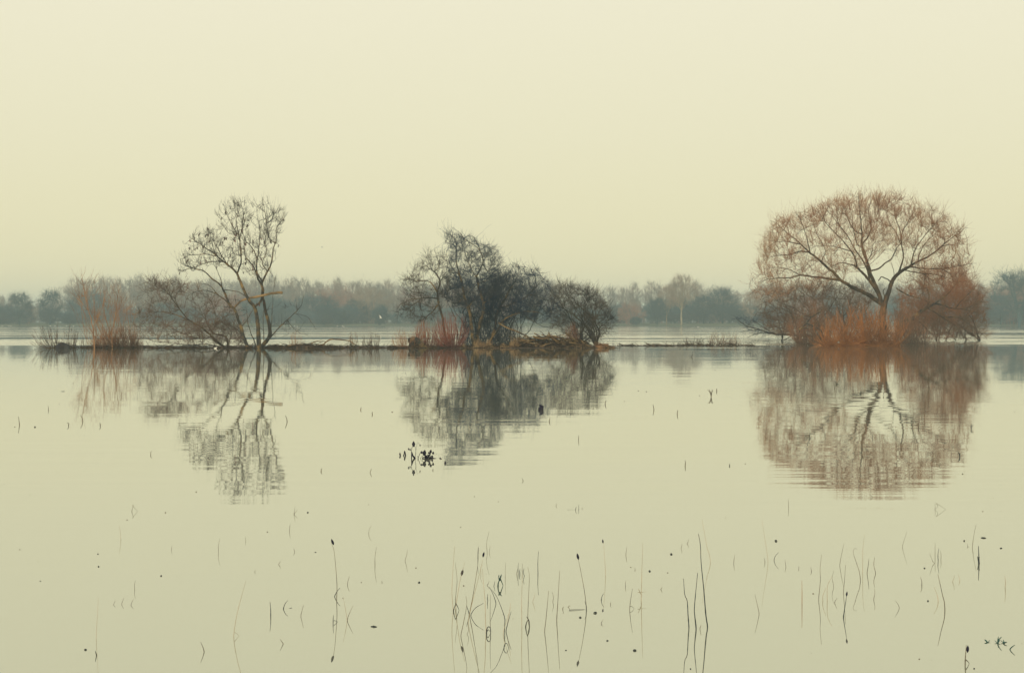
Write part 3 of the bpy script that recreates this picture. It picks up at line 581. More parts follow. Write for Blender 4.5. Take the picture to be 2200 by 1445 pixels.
fan('rust_shrub', 1715, 1775, 739, [(1690, 730), (1685, 690), (1710, 655), (1740, 640), (1775, 640), (1790, 670), (1785, 735)], 260, 'brown-rust shrub pressed against the left side of the orange shrub', ('twig_umber', 'twig_rust'), d=114., depth=1.2, r=.012, sub=4, L=(.3, 1.), cross=.3)
fan('rust_shrub', 1925, 1985, 738, [(1900, 735), (1915, 670), (1925, 645), (1960, 655), (1985, 680), (2010, 700), (2005, 732)], 260, 'brown-rust shrub between the orange shrub and the drooping willow', ('twig_umber', 'twig_rust'), d=116., depth=1.2, r=.012, sub=4, L=(.3, 1.), cross=.3)
fan('bramble', 1000, 1100, 745.8, [(990, 740), (985, 690), (1010, 670), (1060, 665), (1100, 680), (1125, 700), (1120, 738)], 420, 'low blue-black scrub filling the space behind the thicket trunks', ('twig_navy', 'twig_navy'), d=101.8, depth=.9, r=.011, sub=4, L=(.2, .8), cross=.3)
e_ = Plant(98.5)
e_.limb([(203, 747), (202, 715), (197, 690), (188, 665), (180, 640), (176, 612), (172, 598)], .045, .012, y0=0, dep=.3); e_.limb([(190, 670), (178, 655), (163, 640)], .02, .01); e_.limb([(238, 746), (240, 715), (246, 680), (247, 650), (249, 620)], .03, .01, y0=.4, dep=.3); e_.limb([(240, 700), (252, 670), (262, 655)], .02, .01); e_.limb([(200, 705), (215, 670), (225, 630)], .02, .01)
e_.fill([(160, 650), (172, 600), (200, 600), (250, 615), (285, 650), (290, 690), (200, 690)], 60, .8, rmax=.015, rmin=.007, up=.5, maxd=2.5); e_.twigs(200, (.3, 1.1), .008, up=.5, spread=.3, sub=1)
e_.make('young_willow', px(220, 746, 98.5), 'young orange-barked willow with two upright stems inside the tall orange shrub', 'tree', 'stem_tan', 'stem_tan', 'stem_tan')
fan('red_twig_base', 205, 305, 746.4, [(195, 740), (210, 705), (260, 690), (300, 705), (310, 740)], 420, 'low dense rusty twigs round the foot of the tall orange shrub', ('twig_umber', 'stem_rust'), depth=.8, r=.011, sub=3)
fan('bare_sapling_shrub', 104, 122, 747, [(70, 705), (85, 695), (120, 695), (130, 720), (125, 735), (66, 738)], 40, 'small leafless shrub fanning out beside the dark mound, far left', ('twig_branch', 'twig_umber'), depth=.4, r=.016, sub=4)
fan('bare_sapling_shrub', 145, 162, 747, [(130, 715), (150, 695), (165, 712), (170, 735), (145, 740)], 34, 'small sparse leafless shrub just right of the dark mound', ('twig_branch', 'twig_umber'), depth=.4, r=.014, sub=3)
fan('bare_sapling_shrub', 172, 200, 747, [(165, 720), (180, 708), (205, 720), (205, 742), (170, 742)], 22, 'tiny leafless shrub left of the tall orange shrub', ('twig_branch', 'twig_umber'), depth=.4, r=.012, sub=3)
fan('red_shrub', 958, 985, 747, [(925, 700), (940, 668), (965, 660), (985, 675), (1000, 670), (1012, 700), (1005, 735), (935, 738)], 170, 'red twiggy shrub at the foot of the thicket, fullest of the red ones', ('twig_red', 'twig_red'), depth=.9, r=.012, sub=3)
fan('red_shrub', 890, 950, 746.6, [(890, 690), (910, 680), (940, 690), (955, 720), (950, 742), (885, 740)], 200, 'thin reddish shrub between the ochre log and the fuller red shrub', ('twig_red', 'stem_tan'), depth=.8, r=.013, sub=3)
fan('thin_shrub', 850, 885, 747, [(838, 735), (845, 710), (865, 703), (890, 710), (895, 738)], 90, 'thin reddish-stemmed shrub just left of the ochre log', ('stem_tan', 'stem_tan'), depth=.4, r=.012, sub=3)
fan('thin_shrub', 780, 812, 747, [(775, 735), (782, 712), (800, 706), (818, 715), (818, 738)], 46, 'thin pale-stemmed shrub midway between the seed-hung tree and the ochre log', ('twig_branch', 'twig_umber'), depth=.4, r=.012, sub=3)
fan('thin_shrub', 752, 772, 747, [(745, 735), (752, 702), (762, 700), (775, 735)], 22, 'thin wispy shrub at the right end of the arching driftwood', ('twig_branch', 'stem_tan'), depth=.3, r=.012, sub=3)
fan('thin_shrub', 625, 645, 747, [(618, 735), (628, 705), (645, 700), (655, 735)], 26, 'wispy pale shrub on the litter right of the seed-hung tree', ('stem_tan', 'stem_tan'), depth=.3, r=.011, sub=3)
fan('rust_sprig', 1222, 1240, 744.5, [(1212, 715), (1215, 695), (1235, 685), (1246, 705), (1245, 730)], 120, 'small rust-coloured sprig growing through the brush pile', ('twig_rust', 'twig_red'), d=99.6, depth=.4, r=.009, sub=2)
fan('reed_bed', 1525, 1592, 738, [(1518, 730), (1522, 712), (1540, 706), (1575, 710), (1600, 722), (1605, 736)], 110, 'pale bed of thin reeds standing in water, right half of the open gap', ('twig_tan', 'straw'), depth=.9, r=.013, sub=1, cat='reeds', names=('stems', 'crown'))
fan('reed_bed', 1470, 1515, 738.3, [(1462, 733), (1470, 722), (1500, 716), (1515, 725), (1518, 736)], 50, 'sparse low reeds with dark feet left of the pale reed bed', ('twig_branch', 'twig_tan'), depth=.6, r=.015, sub=1, cat='reeds', names=('stems', 'crown'))
fan('water_sprig', 1480, 1488, 766.5, [(1478, 762), (1483, 758), (1492, 745), (1489, 762)], 9, 'small dark sprig alone in open water below the pale reed bed', ('twig_branch', 'twig_branch'), depth=.1, r=.006, sub=1, cat='sprig', L=(.05, .15))
fan('water_sprig', 1315, 1330, 745, [(1310, 740), (1320, 720), (1326, 716), (1332, 738)], 12, 'thin dark sprig just off the right tip of the spit', ('twig_dark', 'twig_dark'), depth=.2, r=.009, sub=2, cat='sprig', L=(.2, .4))
# dry straw fringe under the thicket
def fringe(x0, x1, yb, h, n, label, m='straw', r=.008):
    d = dist(yb)+rs.uniform(-.5, .5, n); x = (rs.uniform(x0, x1, n)-1100)/F*d; hh = h*rs.uniform(.25, 1.1, n)*np.clip(.55+.5*np.sin(x*3.1+1)+.4*np.sin(x*7.7), .15, 1.3); t = np.linspace(0, 1, 3)
    P = np.stack([x[:, None]+rs.normal(0, .1, n)[:, None]*hh[:, None]*t**2*2, d[:, None]+rs.normal(0, .1, n)[:, None]*t, hh[:, None]*t], -1)
    return tag(Tubes().add(P, np.broadcast_to(r*(1-.6*t), (n, 3)), 3).obj('dry_grass', M[m]), label, 'grass', kind='stuff')
fringe(985, 1115, 747, .55, 1100, 'straw-coloured dry grass fringing the foot of the thicket trunks')
fringe(1100, 1320, 747, .18, 900, 'short straw-coloured dry grass along the waterline under the brush pile')
fringe(880, 985, 746.8, .22, 500, 'short dry grass round the ochre log and the red shrubs')
fringe(590, 880, 746.8, .16, 450, 'sparse brown grass on the litter strip between tree and thicket', 'stem_tan')
fringe(1330, 1460, 742, .2, 160, 'sparse dark grass tufts on the thin strip right of the thicket', 'twig_dark')
fringe(120, 330, 746.5, .14, 260, 'sparse brown grass at the far left waterline', 'twig_branch')
# ---------------------------------------------------------------- mounds, logs, brush
def mound(name, x0, x1, yb, h, label, m, cat, sticks=60, ms='litter', depth=.5):
    d = dist(yb); c = px((x0+x1)/2, yb, d); w = (x1-x0)/2/F*d; T = Tubes(); nu, nv = 26, 9; V = []
    for j in range(nv):
        v = j/(nv-1)*math.pi/2
        for i in range(nu):
            u = i/nu*2*math.pi; n_ = 1+.22*math.sin(3*u+1.3)+rs.normal(0, .07)
            V.append((c[0]+w*math.cos(u)*math.cos(v)*n_, c[1]+depth*math.sin(u)*math.cos(v)*n_, -.02+h*math.sin(v)*(1+.15*math.cos(2*u+x0))))
    i = np.arange(nu*nv).reshape(nv, nu); Q = np.stack([i[:-1], np.roll(i[:-1], -1, 1), np.roll(i[1:], -1, 1), i[1:]], -1).reshape(-1, 4)
    T.raw(V, Q); e = empty(name, (c[0], c[1], 0)); tag(e, label, cat); T.obj('heap', M[m], e, (c[0], c[1], 0), smooth=False)
    if sticks:
        a = rs.uniform(0, 6.28, sticks); rr = rs.uniform(0, .9, sticks); z = h*np.sqrt(1-rr**2)*rs.uniform(.6, 1.05, sticks)
        P0 = np.stack([c[0]+w*np.cos(a)*rr, c[1]+depth*np.sin(a)*rr, z], 1); D = rs.normal(0, .22, (sticks, 3))*[1.2, .6, .4]
        t = np.linspace(0, 1, 4)[:, None]; P = P0[:, None]+D[:, None]*t+rs.normal(0, .05, (sticks, 1, 3))*t*(1-t)*3; P[:, :, 2] = np.maximum(P[:, :, 2], .0)
        Tubes().add(P, np.broadcast_to(.012*(1-.5*t[:, 0]), (sticks, 4)), 4).obj('sticks', M[ms], e, (c[0], c[1], 0))
    return e
mound('dark_mound', 119, 148, 747.9, .34, 'dark heap of drift on the water beside the small leafless shrubs', 'crow', 'mound', 60)
mound('leaf_mound', 1276, 1310, 747, .24, 'orange-brown leafy mound at the right tip of the spit', 'litter_rust', 'mound', 160, 'litter_rust', .7)
mound('root_mound', 938, 968, 747, .25, 'dark earthy lump at the foot of the fullest red shrub', 'litter', 'mound', 50)
mound('root_mound', 620, 700, 747.3, .2, 'long dark litter heap right of the seed-hung tree', 'litter', 'mound', 260, depth=.7)
L_ = Tubes(); d_ = dist(747.)
L_.add(catmull([px(917, 748, d_), px(905, 740, d_), px(893, 731, d_+.1), px(881, 731, d_+.3)], 14), [.07, .10, .13, .16, .19, .21, .22, .23, .23, .23, .22, .22, .21, .2], 12, cap=True)
lg = L_.obj('ochre_log', M['bark_ochre'], None, px(897, 747, d_)); tag(lg, 'thick ochre log stub slanting out of the water left of the red shrubs', 'log')
k_ = Tubes().add([px(881, 731, d_+.3), px(878.5, 731, d_+.25)], [.17, .16], 12, cap=True).obj('cut_end', M['litter'], lg, px(897, 747, d_))
L_ = Tubes(); L_.add(catmull([px(884, 747, d_-.3), px(884, 740, d_-.3), px(888, 733, d_-.2)], 8), np.linspace(.2, .12, 8), 9, cap=True)
tag(L_.obj('dark_stump', M['litter'], None, px(884, 747, d_-.3)), 'short dark stump leaning against the ochre log', 'stump')
def drift(pts, d, r0, r1, label, m='stick', name='driftwood', extra=()):
    o0 = px(*pts[0], d); T = Tubes(); n = 20; C_ = catmull([px(x, y, d) for x, y in pts], n); C_[:, 1] += np.linspace(0, 1, n)*.6
    T.add(C_, np.linspace(r0, r1, n)*(1+rs.normal(0, .06, n)), 7, cap=True)
    for ex in extra:
        C2_ = catmull([px(x, y, d) for x, y in ex], 10); C2_[:, 1] += .3; T.add(C2_, np.linspace(r1*1.2, r1*.4, 10), 5)
    return tag(T.obj(name, M[m], None, o0), label, 'driftwood')
drift(r3([(150, 1275), (185, 1235), (230, 1208), (320, 1210), (410, 1222), (460, 1250), (495, 1275)]), 98., .05, .025, 'long arching driftwood branch right of the long litter heap', extra=[r3([(410, 1222), (440, 1235), (470, 1290)]), r3([(230, 1208), (180, 1230), (120, 1210)])])
drift(r3([(30, 1265), (60, 1235), (110, 1225), (135, 1240)]), 98.2, .045, .02, 'short curved driftwood piece on the long litter heap')
drift(r2([(1240, 1300), (1330, 1290), (1450, 1300), (1540, 1285)]), 97.6, .04, .03, 'straight low driftwood stick on the long litter heap')
drift(r3([(800, 1283), (860, 1278), (940, 1288), (1020, 1280)]), 97.8, .05, .04, 'dark flat driftwood lying left of the ochre log', 'litter')
drift(r3([(1350, 1282), (1390, 1262), (1430, 1230), (1460, 1200)]), 98., .07, .04, 'dark crooked root rising at the foot of the slender tree', 'litter')
# brush pile
bp = Tubes(); n = 420; d_ = dist(746.6)
xc = rs.uniform(1105, 1262, n); top = np.interp(xc, [1095, 1130, 1180, 1240, 1270], [742, 727, 720, 728, 742]); yc = top+(747-top)*rs.uniform(0, 1, n)**.7
P0 = np.stack([(xc-1100)/F*d_, d_+rs.uniform(-.7, .9, n), EYE-(yc-HZ)/F*d_], 1); an = rs.normal(-.35, .35, n); l = rs.uniform(.3, 1.5, n)
D = np.stack([np.cos(an), rs.normal(0, .4, n), np.sin(an)], 1)*l[:, None]; t = np.linspace(-.5, .5, 5)[:, None]
P = P0[:, None]+D[:, None]*t+(rs.normal(0, .1, (n, 3))*l[:, None])[:, None]*(.25-t*t)*2; P[:, :, 2] = np.maximum(P[:, :, 2], .0)
thick = rs.uniform(0, 1, n) < .2
e = empty('brush_pile', px(1180, 747, d_)); tag(e, 'tangled brush pile of ochre and dark branches in front of the thicket', 'brush pile')
bp.add(P[~thick], np.broadcast_to(.016*np.ones(5), (int((~thick).sum()), 5)), 4).obj('brushwood', M['litter'], e, e.location)
Tubes().add(P[thick], np.broadcast_to(np.array([.04, .038, .034, .03, .022]), (int(thick.sum()), 5)), 6).obj('boughs', M['stick'], e, e.location)
T = Tubes()
for pts, r in ((r4([(700, 1040), (790, 1090), (900, 1130), (980, 1170), (1050, 1210), (1120, 1260)]), .04), (r4([(1050, 1180), (1150, 1200), (1260, 1170), (1330, 1200), (1400, 1230)]), .04), (r4([(1190, 1160), (1290, 1190), (1380, 1170), (1430, 1130)]), .035), (r4([(1030, 1290), (1090, 1270), (1140, 1240)]), .045), (r4([(870, 1290), (960, 1240), (1090, 1200)]), .03), (r4([(1100, 1290), (1200, 1250), (1350, 1240), (1500, 1280)]), .04), (r4([(1440, 1190), (1500, 1230), (1560, 1285)]), .035)):
    C_ = catmull([px(x, y, d_-.8) for x, y in pts], 14); C_[:, 1] += np.linspace(-.3, .4, 14); T.add(C_, np.linspace(r, r*.5, 14), 6, cap=True)
T.obj('long_boughs', M['stick'], e, e.location)
# ================================================================ FAR BANK
def far_proto(kind, H, Wd_, nb, ntw, mats, r=.03):
    """a whole tree at the origin, returned as (trunk mesh, crown mesh)"""
    p = Plant(0.); p.d = 0.
    def add(P, r0, r1): 
        P = catmull(P, 14); R = np.linspace(r0, r1, 14); p.trunk.add(P, R, 6); p._nodes(P, R, 0)
    if kind == 'tall':
        add([(0, 0, -.3), (rs.normal(0, .2), 0, H*.3), (rs.normal(0, .4), rs.normal(0, .3), H*.62), (rs.normal(0, .5), 0, H*.95)], H*.02, .03)
        for i in range(7):
            a = rs.uniform(0, 6.28); z0 = H*rs.uniform(.15, .5); q = p.P[np.abs(p.P[:, 2]-z0).argmin()]; w = Wd_*rs.uniform(.5, 1); zt = H*rs.uniform(.7, 1.)
            add([q, q+[math.cos(a)*w*.35, math.sin(a)*w*.35, (zt-z0)*.4], q+[math.cos(a)*w*.6, math.sin(a)*w*.6, zt-z0]], H*.009, .03)
        G = rs.normal(0, 1, (nb, 3)); G = norm(G)*rs.uniform(.3, 1, (nb, 1))**.5; G = G*[Wd_, Wd_, H*.36]+[0, 0, H*.66]; up = .8
    elif kind == 'spread':
        for i in range(6):
            a = rs.uniform(0, 6.28); w = Wd_*rs.uniform(.3, .9); add([(0, 0, -.3), (math.cos(a)*w*.15, math.sin(a)*w*.15, H*.3), (math.cos(a)*w*.7, math.sin(a)*w*.7, H*rs.uniform(.65, .9))], H*.02, .03)
        G = norm(rs.normal(0, 1, (nb, 3)))*rs.uniform(.3, 1, (nb, 1))**.5; G = G*[Wd_, Wd_, H*.42]+[0, 0, H*.58]; up = .3
    else:
        for i in range(9):
            a = rs.uniform(0, 6.28); w = Wd_*rs.uniform(.2, .95); add([(math.cos(a)*w*.3, math.sin(a)*w*.3, -.3), (math.cos(a)*w*.6, math.sin(a)*w*.6, H*.35), (math.cos(a)*w, math.sin(a)*w, H*rs.uniform(.45, .85))], H*.012, .03)
        G = norm(rs.normal(0, 1, (nb, 3)))*rs.uniform(.2, 1, (nb, 1))**.5; G = G*[Wd_, Wd_, H*.5]+[0, 0, H*.48]; G = G[G[:, 2] > .2]; up = .3
    p.fill([(0, 0)], len(G), 0, rmax=.08, rmin=r*.8, up=up, maxd=9, xyz=G, k=5, sides=3)
    p.twigs(ntw, (.5, 1.8), r*.7, up=up, spread=.5, sub=2, rlim=.1)
    for a in (p.br, ): p.tw.v += a.v; p.tw.f += [f+p.tw.n for f in a.f]; p.tw.n += a.n
    return p.trunk.mesh('trunk', M[mats[0]]), p.tw.mesh('crown', M[mats[1]])
# low continuous undergrowth behind the far trees
n = 42000; P0 = np.stack([rs.uniform(-420, 420, n), rs.uniform(690, 730, n), rs.uniform(0, 1, n)**.8], 1)
P0[:, 2] *= 6.2+2*np.sin(P0[:, 0]*.11)+1.5*np.sin(P0[:, 0]*.31+2)+rs.normal(0, .8, n)
D = norm(rs.normal(0, .6, (n, 3))+[0, 0, 1.])*rs.uniform(.8, 2.2, (n, 1)); t = np.linspace(0, 1, 3)[:, None]
tag(Tubes().add(P0[:, None]+D[:, None]*t, np.broadcast_to(.07*(1-.6*t[:, 0]), (n, 3)), 3).obj('undergrowth', M['far_mist']), 'hazy blue-grey undergrowth filling the foot of the far wood', 'undergrowth', kind='stuff')
PR = {}
for k in range(4): PR['tall%d' % k] = far_proto('tall', 16, (2.6, 3.4, 4.2, 3.)[k], 150, 1000, ('far_grey', 'far_grey'), .028)
for k in range(3): PR['spread%d' % k] = far_proto('spread', 13, (5, 6, 4.5)[k], 170, 1150, ('far_grey', 'far_grey' if k else 'far_tan'), .028)
for k in range(3): PR['bush%d' % k] = far_proto('bush', 7, (4., 5.5, 4.8)[k], 200, 2400, ('far_teal', 'far_teal'), .035)
for k in range(2): PR['deep%d' % k] = far_proto('bush', 7, (4., 5.5)[k], 220, 2800, ('far_deep', 'far_deep'), .036)
PR['rust'] = far_proto('bush', 8, 5, 180, 1500, ('far_rust', 'far_rust'), .035)
PR['tanbush'] = far_proto('bush', 9, 5, 180, 1600, ('far_tan', 'far_tan'), .033)
PR['plum'] = far_proto('bush', 8, 5.6, 220, 3200, ('far_plum', 'far_plum'), .035)
PR['darktree'] = far_proto('spread', 11, 4.6, 200, 2000, ('far_deep', 'far_deep'), .034)
PR['birch'] = far_proto('tall', 20, 6.5, 280, 3000, ('pale_bark', 'far_tan'), .026)
PH = {'tall': 16, 'spre': 13, 'bush': 7, 'rust': 8, 'tanb': 9, 'plum': 8, 'deep': 7, 'dark': 11, 'birc': 20}
SEG = [(150, 'at the far left edge'), (330, 'behind the tall orange shrub'), (660, 'behind the seed-hung tree'), (880, 'right of the seed-hung tree'), (1330, 'behind the dark thicket'), (1660, 'in the gap left of the domed willow'), (2110, 'behind the domed willow'), (9999, 'at the right edge')]
def far_tree(proto, x, d, top, name, label, cat, group=None, ws=1., yb=None):
    z0 = float(gz(np.array([(x-1100)/F*d]), np.array([d]))[0]); H = EYE+(HZ-top)/F*d-z0; s = H/PH[proto[:4]]
    e = empty(name, ((x-1100)/F*d, d, max(z0, -.1))); tag(e, label, cat, group); e.rotation_euler = (0, 0, rs.uniform(0, 6.28)); e.scale = (s*ws, s*ws, s)
    for n_, me in zip(('trunk', 'crown'), PR[proto]):
        o = bpy.data.objects.new(n_, me); COL.objects.link(o); o.parent = e
    return e
SKX = [-60, 0, 30, 70, 100, 135, 150, 200, 260, 330, 380, 430, 600, 640, 700, 730, 800, 850, 1180, 1240, 1290, 1330, 1380, 1420, 1460, 1500, 1550, 1600, 1640, 2090, 2130, 2150, 2175, 2260]
SKY = [630, 632, 634, 645, 650, 640, 604, 592, 594, 598, 600, 602, 598, 602, 606, 602, 600, 604, 604, 611, 626, 612, 615, 608, 606, 612, 616, 622, 612, 606, 612, 612, 596, 576]
def seg(x): return next(s for l, s in SEG if x < l)
x = -70.
while x < 2290:
    top = np.interp(x, SKX, SKY)+rs.uniform(-5, 10)
    far_tree(random.choice(['tall0', 'tall1', 'tall2', 'tall3', 'spread1', 'spread2']), x, rs.uniform(640, 690), top, 'hazy_tree', 'tall pale back-row tree of the far wood, '+seg(x), 'tree', 'back-row trees of the far wood '+seg(x), 1.1)
    x += rs.uniform(14, 24)
x = -60.
while x < 2290:
    top = np.interp(x, SKX, SKY)+rs.uniform(10, 44)
    far_tree(random.choice(['spread0', 'spread1', 'spread2', 'tall2', 'tanbush', 'tanbush', 'rust', 'deep1', 'darktree']), x, rs.uniform(608, 635), min(top, 655), 'hazy_tree', 'shorter front-row tree of the far wood, '+seg(x), 'tree', 'front-row trees of the far wood '+seg(x), 1.15)
    x += rs.uniform(28, 58)
x = -60.
while x < 2290:
    far_tree(random.choice(['bush0', 'bush1', 'bush2']), x, rs.uniform(590, 630), rs.uniform(648, 676), 'hazy_bush', 'low blue-grey bush under the far wood, '+seg(x), 'bush', 'bushes at the foot of the far wood '+seg(x), 1.3)
    x += rs.uniform(22, 46)
for pr, x, d, top, nm, lab, ws in (
  ('darktree', 42, 575, 629, 'rounded_tree', 'dark rounded tree on the far bank near the left edge', 1.),
  ('darktree', 108, 572, 624, 'gnarled_tree', 'dark gnarled tree with a bare forked top on the far bank, far left', .85),
  ('deep1', 150, 585, 672, 'far_bush', 'low dark far-bank bush between the gnarled tree and the orange shrub', 1.2),
  ('plum', 262, 570, 654, 'plum_bush', 'domed plum-brown bush on the far bank behind the tall orange shrub', .85),
  ('deep0', 700, 575, 655, 'far_bush', 'blue-grey far-bank bush, left one of the pair right of the seed-hung tree', 1.1),
  ('deep0', 727, 572, 662, 'far_bush', 'blue-grey far-bank bush, right one of the pair right of the seed-hung tree', 1.1),
  ('deep0', 818, 562, 657, 'far_bush', 'dark blue upright far-bank bush behind the white flying gull', .8),
  ('deep1', 590, 576, 640, 'far_bush', 'teal far-bank bush seen right of the broken pale limb', 1.),
  ('rust', 1355, 578, 652, 'rust_tree', 'pinkish rust crown low in the far wood right of the thicket', 1.1),
  ('darktree', 1412, 572, 640, 'dark_far_tree', 'dark blue-green tree just left of the pale-trunked birch', .9),
  ('bush2', 1365, 570, 680, 'far_bush', 'low far-bank bush below the pinkish rust crown', 1.1),
  ('birch', 1464, 562, 592, 'pale_birch', 'tall feathery tree with a pale yellow trunk on the far bank', 1.),
  ('birch', 1432, 575, 616, 'pale_birch', 'smaller pale-trunked tree just left of the tall feathery one', .8),
  ('darktree', 1512, 585, 634, 'dark_far_tree', 'lower blue-green rounded tree right of the pale-trunked birch', .95),
  ('darktree', 1552, 588, 619, 'dark_far_tree', 'blue-green spreading tree between birch and domed willow, rightmost of two', 1.),
  ('spread0', 1615, 580, 626, 'far_spreading_tree', 'bare spreading far tree touching the left boughs of the domed willow', 1.),
  ('deep1', 1640, 575, 668, 'far_bush', 'low blue far-bank bush above the dark fallen boughs', 1.),
  ('darktree', 2190, 560, 582, 'edge_tree', 'tall dark blue-green tree cut by the right edge', 1.2),
  ('darktree', 2150, 590, 632, 'edge_tree', 'shorter dark blue-green tree left of the one at the right edge', 1.3),
  ('bush2', 2125, 600, 655, 'far_bush', 'hazy blue bush between the drooping willow and the right-edge trees', 1.6)):
    far_tree(pr, x, d, top, nm, lab, 'bush' if 'bush' in nm else 'tree', ws=ws)
# ================================================================ BIRDS
def lathe_body(T, L, prof, tilt=0, off=(0, 0, 0), sides=8):
    P = np.array([[0, y*L, z*L] for y, z, r in prof]); P += off; T.add(P, [r*L for *_, r in prof], sides)
def gull(x, y, d, label, ang, s=1.):
    T = Tubes(); L = .42*s; e = empty('gull', px(x, y, d)*[1, 1, 0]); e.rotation_euler = (0, 0, ang); e.scale = (1.35,)*3
    prof = [(-.62, .18, .01), (-.45, .17, .06), (-.2, .12, .15), (.05, .12, .18), (.25, .17, .14), (.36, .28, .085), (.42, .37, .085), (.5, .4, .075), (.57, .39, .03)]
    lathe_body(T, L, prof); T.obj('body', M['gull_white'], e)
    w = Tubes(); 
    for sx in (-1, 1):
        w.add(np.array([[sx*.12, .2, .17], [sx*.16, 0, .2], [sx*.13, -.3, .2], [sx*.03, -.68, .21]])*L, np.array([.05, .09, .06, .01])*L, 6)
    w.obj('wing', M['gull_grey'], e); Tubes().add(np.array([[0, .56, .39], [0, .7, .37]])*L, [.02*L, .004*L], 5).obj('beak', M['beak'], e)
    return tag(e, label, 'gull', 'gulls resting on the far water')
GL = [(5, 698), (18, 700), (23, 700), (108, 700), (118, 700.5), (143, 700.5), (158, 700.5), (222, 699), (256, 702), (273, 701), (288, 701), (316, 701), (348, 700), (611, 701), (625, 701.5), (633, 700.5), (639, 701.5), (725, 700.5), (736, 700), (738, 702), (1500, 703), (1985, 709), (1992, 709)]
for x, y in GL:
    d = min(dist(y), 535); w = 'far left of the gnarled tree' if x < 100 else 'between the gnarled tree and the orange shrub' if x < 200 else 'behind the tall orange shrub' if x < 300 else 'behind the sprawling willow' if x < 400 else 'just right of the seed-hung tree' if x < 660 else 'below the pair of blue-grey bushes' if x < 800 else 'in the open gap below the birch' if x < 1600 else 'under the drooping willow'
    gull(x, HZ+K0/d, d, 'white gull resting on the far water, '+w, rs.choice([1.5, -1.6, 1.2, -1.2, 2.6]))
def wing_mesh(span, chord, up, sweep, sx):
    n = 9; V = []; 
    for i in range(n):
        t = i/(n-1); x = sx*span*t; z = up*math.sin(t*1.9)*span*(1-.25*t); y = -sweep*t*t*span+.03*span*math.sin(t*6.28); c = chord*(1-.85*t**1.6); th = .02*span*(1-t)+.003
        V += [(x, y+c*.4, z), (x, y, z+th), (x, y-c*.6, z), (x, y, z-th*.4)]
    i = np.arange(n*4).reshape(n, 4); Q = np.stack([i[:-1], np.roll(i[:-1], -1, 1), np.roll(i[1:], -1, 1), i[1:]], -1).reshape(-1, 4)
    return Tubes().raw(V, Q)
def flying(name, x, y, d, label, mb, mw, rot, s, up, cat='gull'):
    e = empty(name, px(x, y, d)); e.rotation_euler = rot; tag(e, label, cat); T = Tubes()
    lathe_body(T, .45*s, [(-.6, .02, .03), (-.55, .02, .07), (-.3, 0, .08), (0, 0, .15), (.25, .02, .13), (.38, .05, .08), (.47, .07, .08), (.55, .06, .03)]); T.obj('body', M[mb], e)
    for sx in (-1, 1): wing_mesh(.62*s, .24*s, up, .35, sx).obj('wing', M[mw], e)
    Tubes().add(np.array([[0, .54, .06], [0, .66, .04]])*.45*s, [.02*s, .004], 5).obj('beak', M['beak' if mb != 'crow' else 'crow'], e)
    return e
flying('flying_gull', 818, 683, 320, 'white gull flying low over the far water with wings raised', 'gull_white', 'gull_white', (.2, .5, -1.0), 1.15, .75)
flying('flying_bird', 692, 531, 300, 'small dark bird flying alone in the open sky', 'crow', 'crow', (.1, .2, 1.2), .7, .2, 'bird')
d_ = dist(748.6); e = empty('white_bird', px(463, 748.6, d_)*[1, 1, 0]); tag(e, 'small pale bird on the water at the foot of the sprawling willow', 'bird'); e.rotation_euler = (0, 0, -1.4)
T = Tubes(); lathe_body(T, .2, [(-.62, .22, .01), (-.45, .17, .07), (-.2, .12, .16), (.05, .12, .2), (.25, .2, .14), (.36, .34, .085), (.42, .44, .09), (.5, .47, .075), (.57, .44, .03)]); T.obj('body', M['gull_white'], e); Tubes().add(np.array([[0, .56, .44], [0, .68, .42]])*.2, [.008, .003], 5).obj('beak', M['beak'], e)
# ================================================================ NEAR REEDS
tiles = {4: 0, 5: 550, 6: 1100, 7: 1640}; TS = 3.754
def reed(tile, pts, r, m, label, leaves=(), head=None, name='reed', cat='reed', group=None):
    x0 = tiles[tile]; q = [(x0+a/TS, 1060+b/TS) for a, b in pts]; d = dist(q[0][1]); o = px(*q[0], d)
    T = Tubes(); n = max(8, 4*len(q)); C_ = catmull([px(a, b, d) for a, b in q], n) if len(q) > 2 else catmull([px(*q[0], d), (px(*q[0], d)+px(*q[1], d))/2+rs.normal(0, .004, 3), px(*q[1], d)], n)
    C_[:, 1] += np.linspace(0, 1, n)*rs.uniform(-.05, .05); C_[0, 2] = -.02
    r = r*.46; R = r*(1-.6*np.linspace(0, 1, n)); R *= 1+.25*(rs.uniform(0, 1, n) < .15); T.add(C_, R, 5)
    for lf in leaves:
        l_ = [px(x0+a/TS, 1060+b/TS, d) for a, b in lf]; C2_ = catmull(l_, 8) if len(l_) > 2 else catmull(l_, 8); C2_[:, 1] += np.linspace(0, .03, 8); T.add(C2_, r*.8*(1-.6*np.linspace(0, 1, 8)), 4)
    ob = T.obj(name, M[m], None, o); tag(ob, label, cat, group)
    if head is not None:
        a, b, s_ = head; s_ = min(s_, .02); c = px(x0+a/TS, 1060+b/TS, d); t = C_[-1]-C_[-3]; t = t/np.linalg.norm(t)
        Tubes().add([c-t*s_, c-t*s_*.4, c+t*s_*.3, c+t*s_], np.array([.1, .38, .36, .05])*s_, 7).obj('seed_head', M['debris_black'], ob, o)
    return ob
RD, RG, RPL, RN = 'reed_dark', 'reed_grey', 'reed_pale', 'reed_green'
gA = 'stray stems in the near left water'; gB = 'stems in the near water left of centre'; gC = 'stems of the dense central reed cluster'; gD = 'stems right of the central cluster'; gE = 'pale stems of the loose right-hand reed group'
sh = {4: 'lone thin stem standing in the near water toward the left', 5: 'thin stem in the near water between left edge and central cluster', 6: 'thin stem in the near water right of the central cluster', 7: 'thin faint stem in the loose right-hand reed group'}
R_ = reed
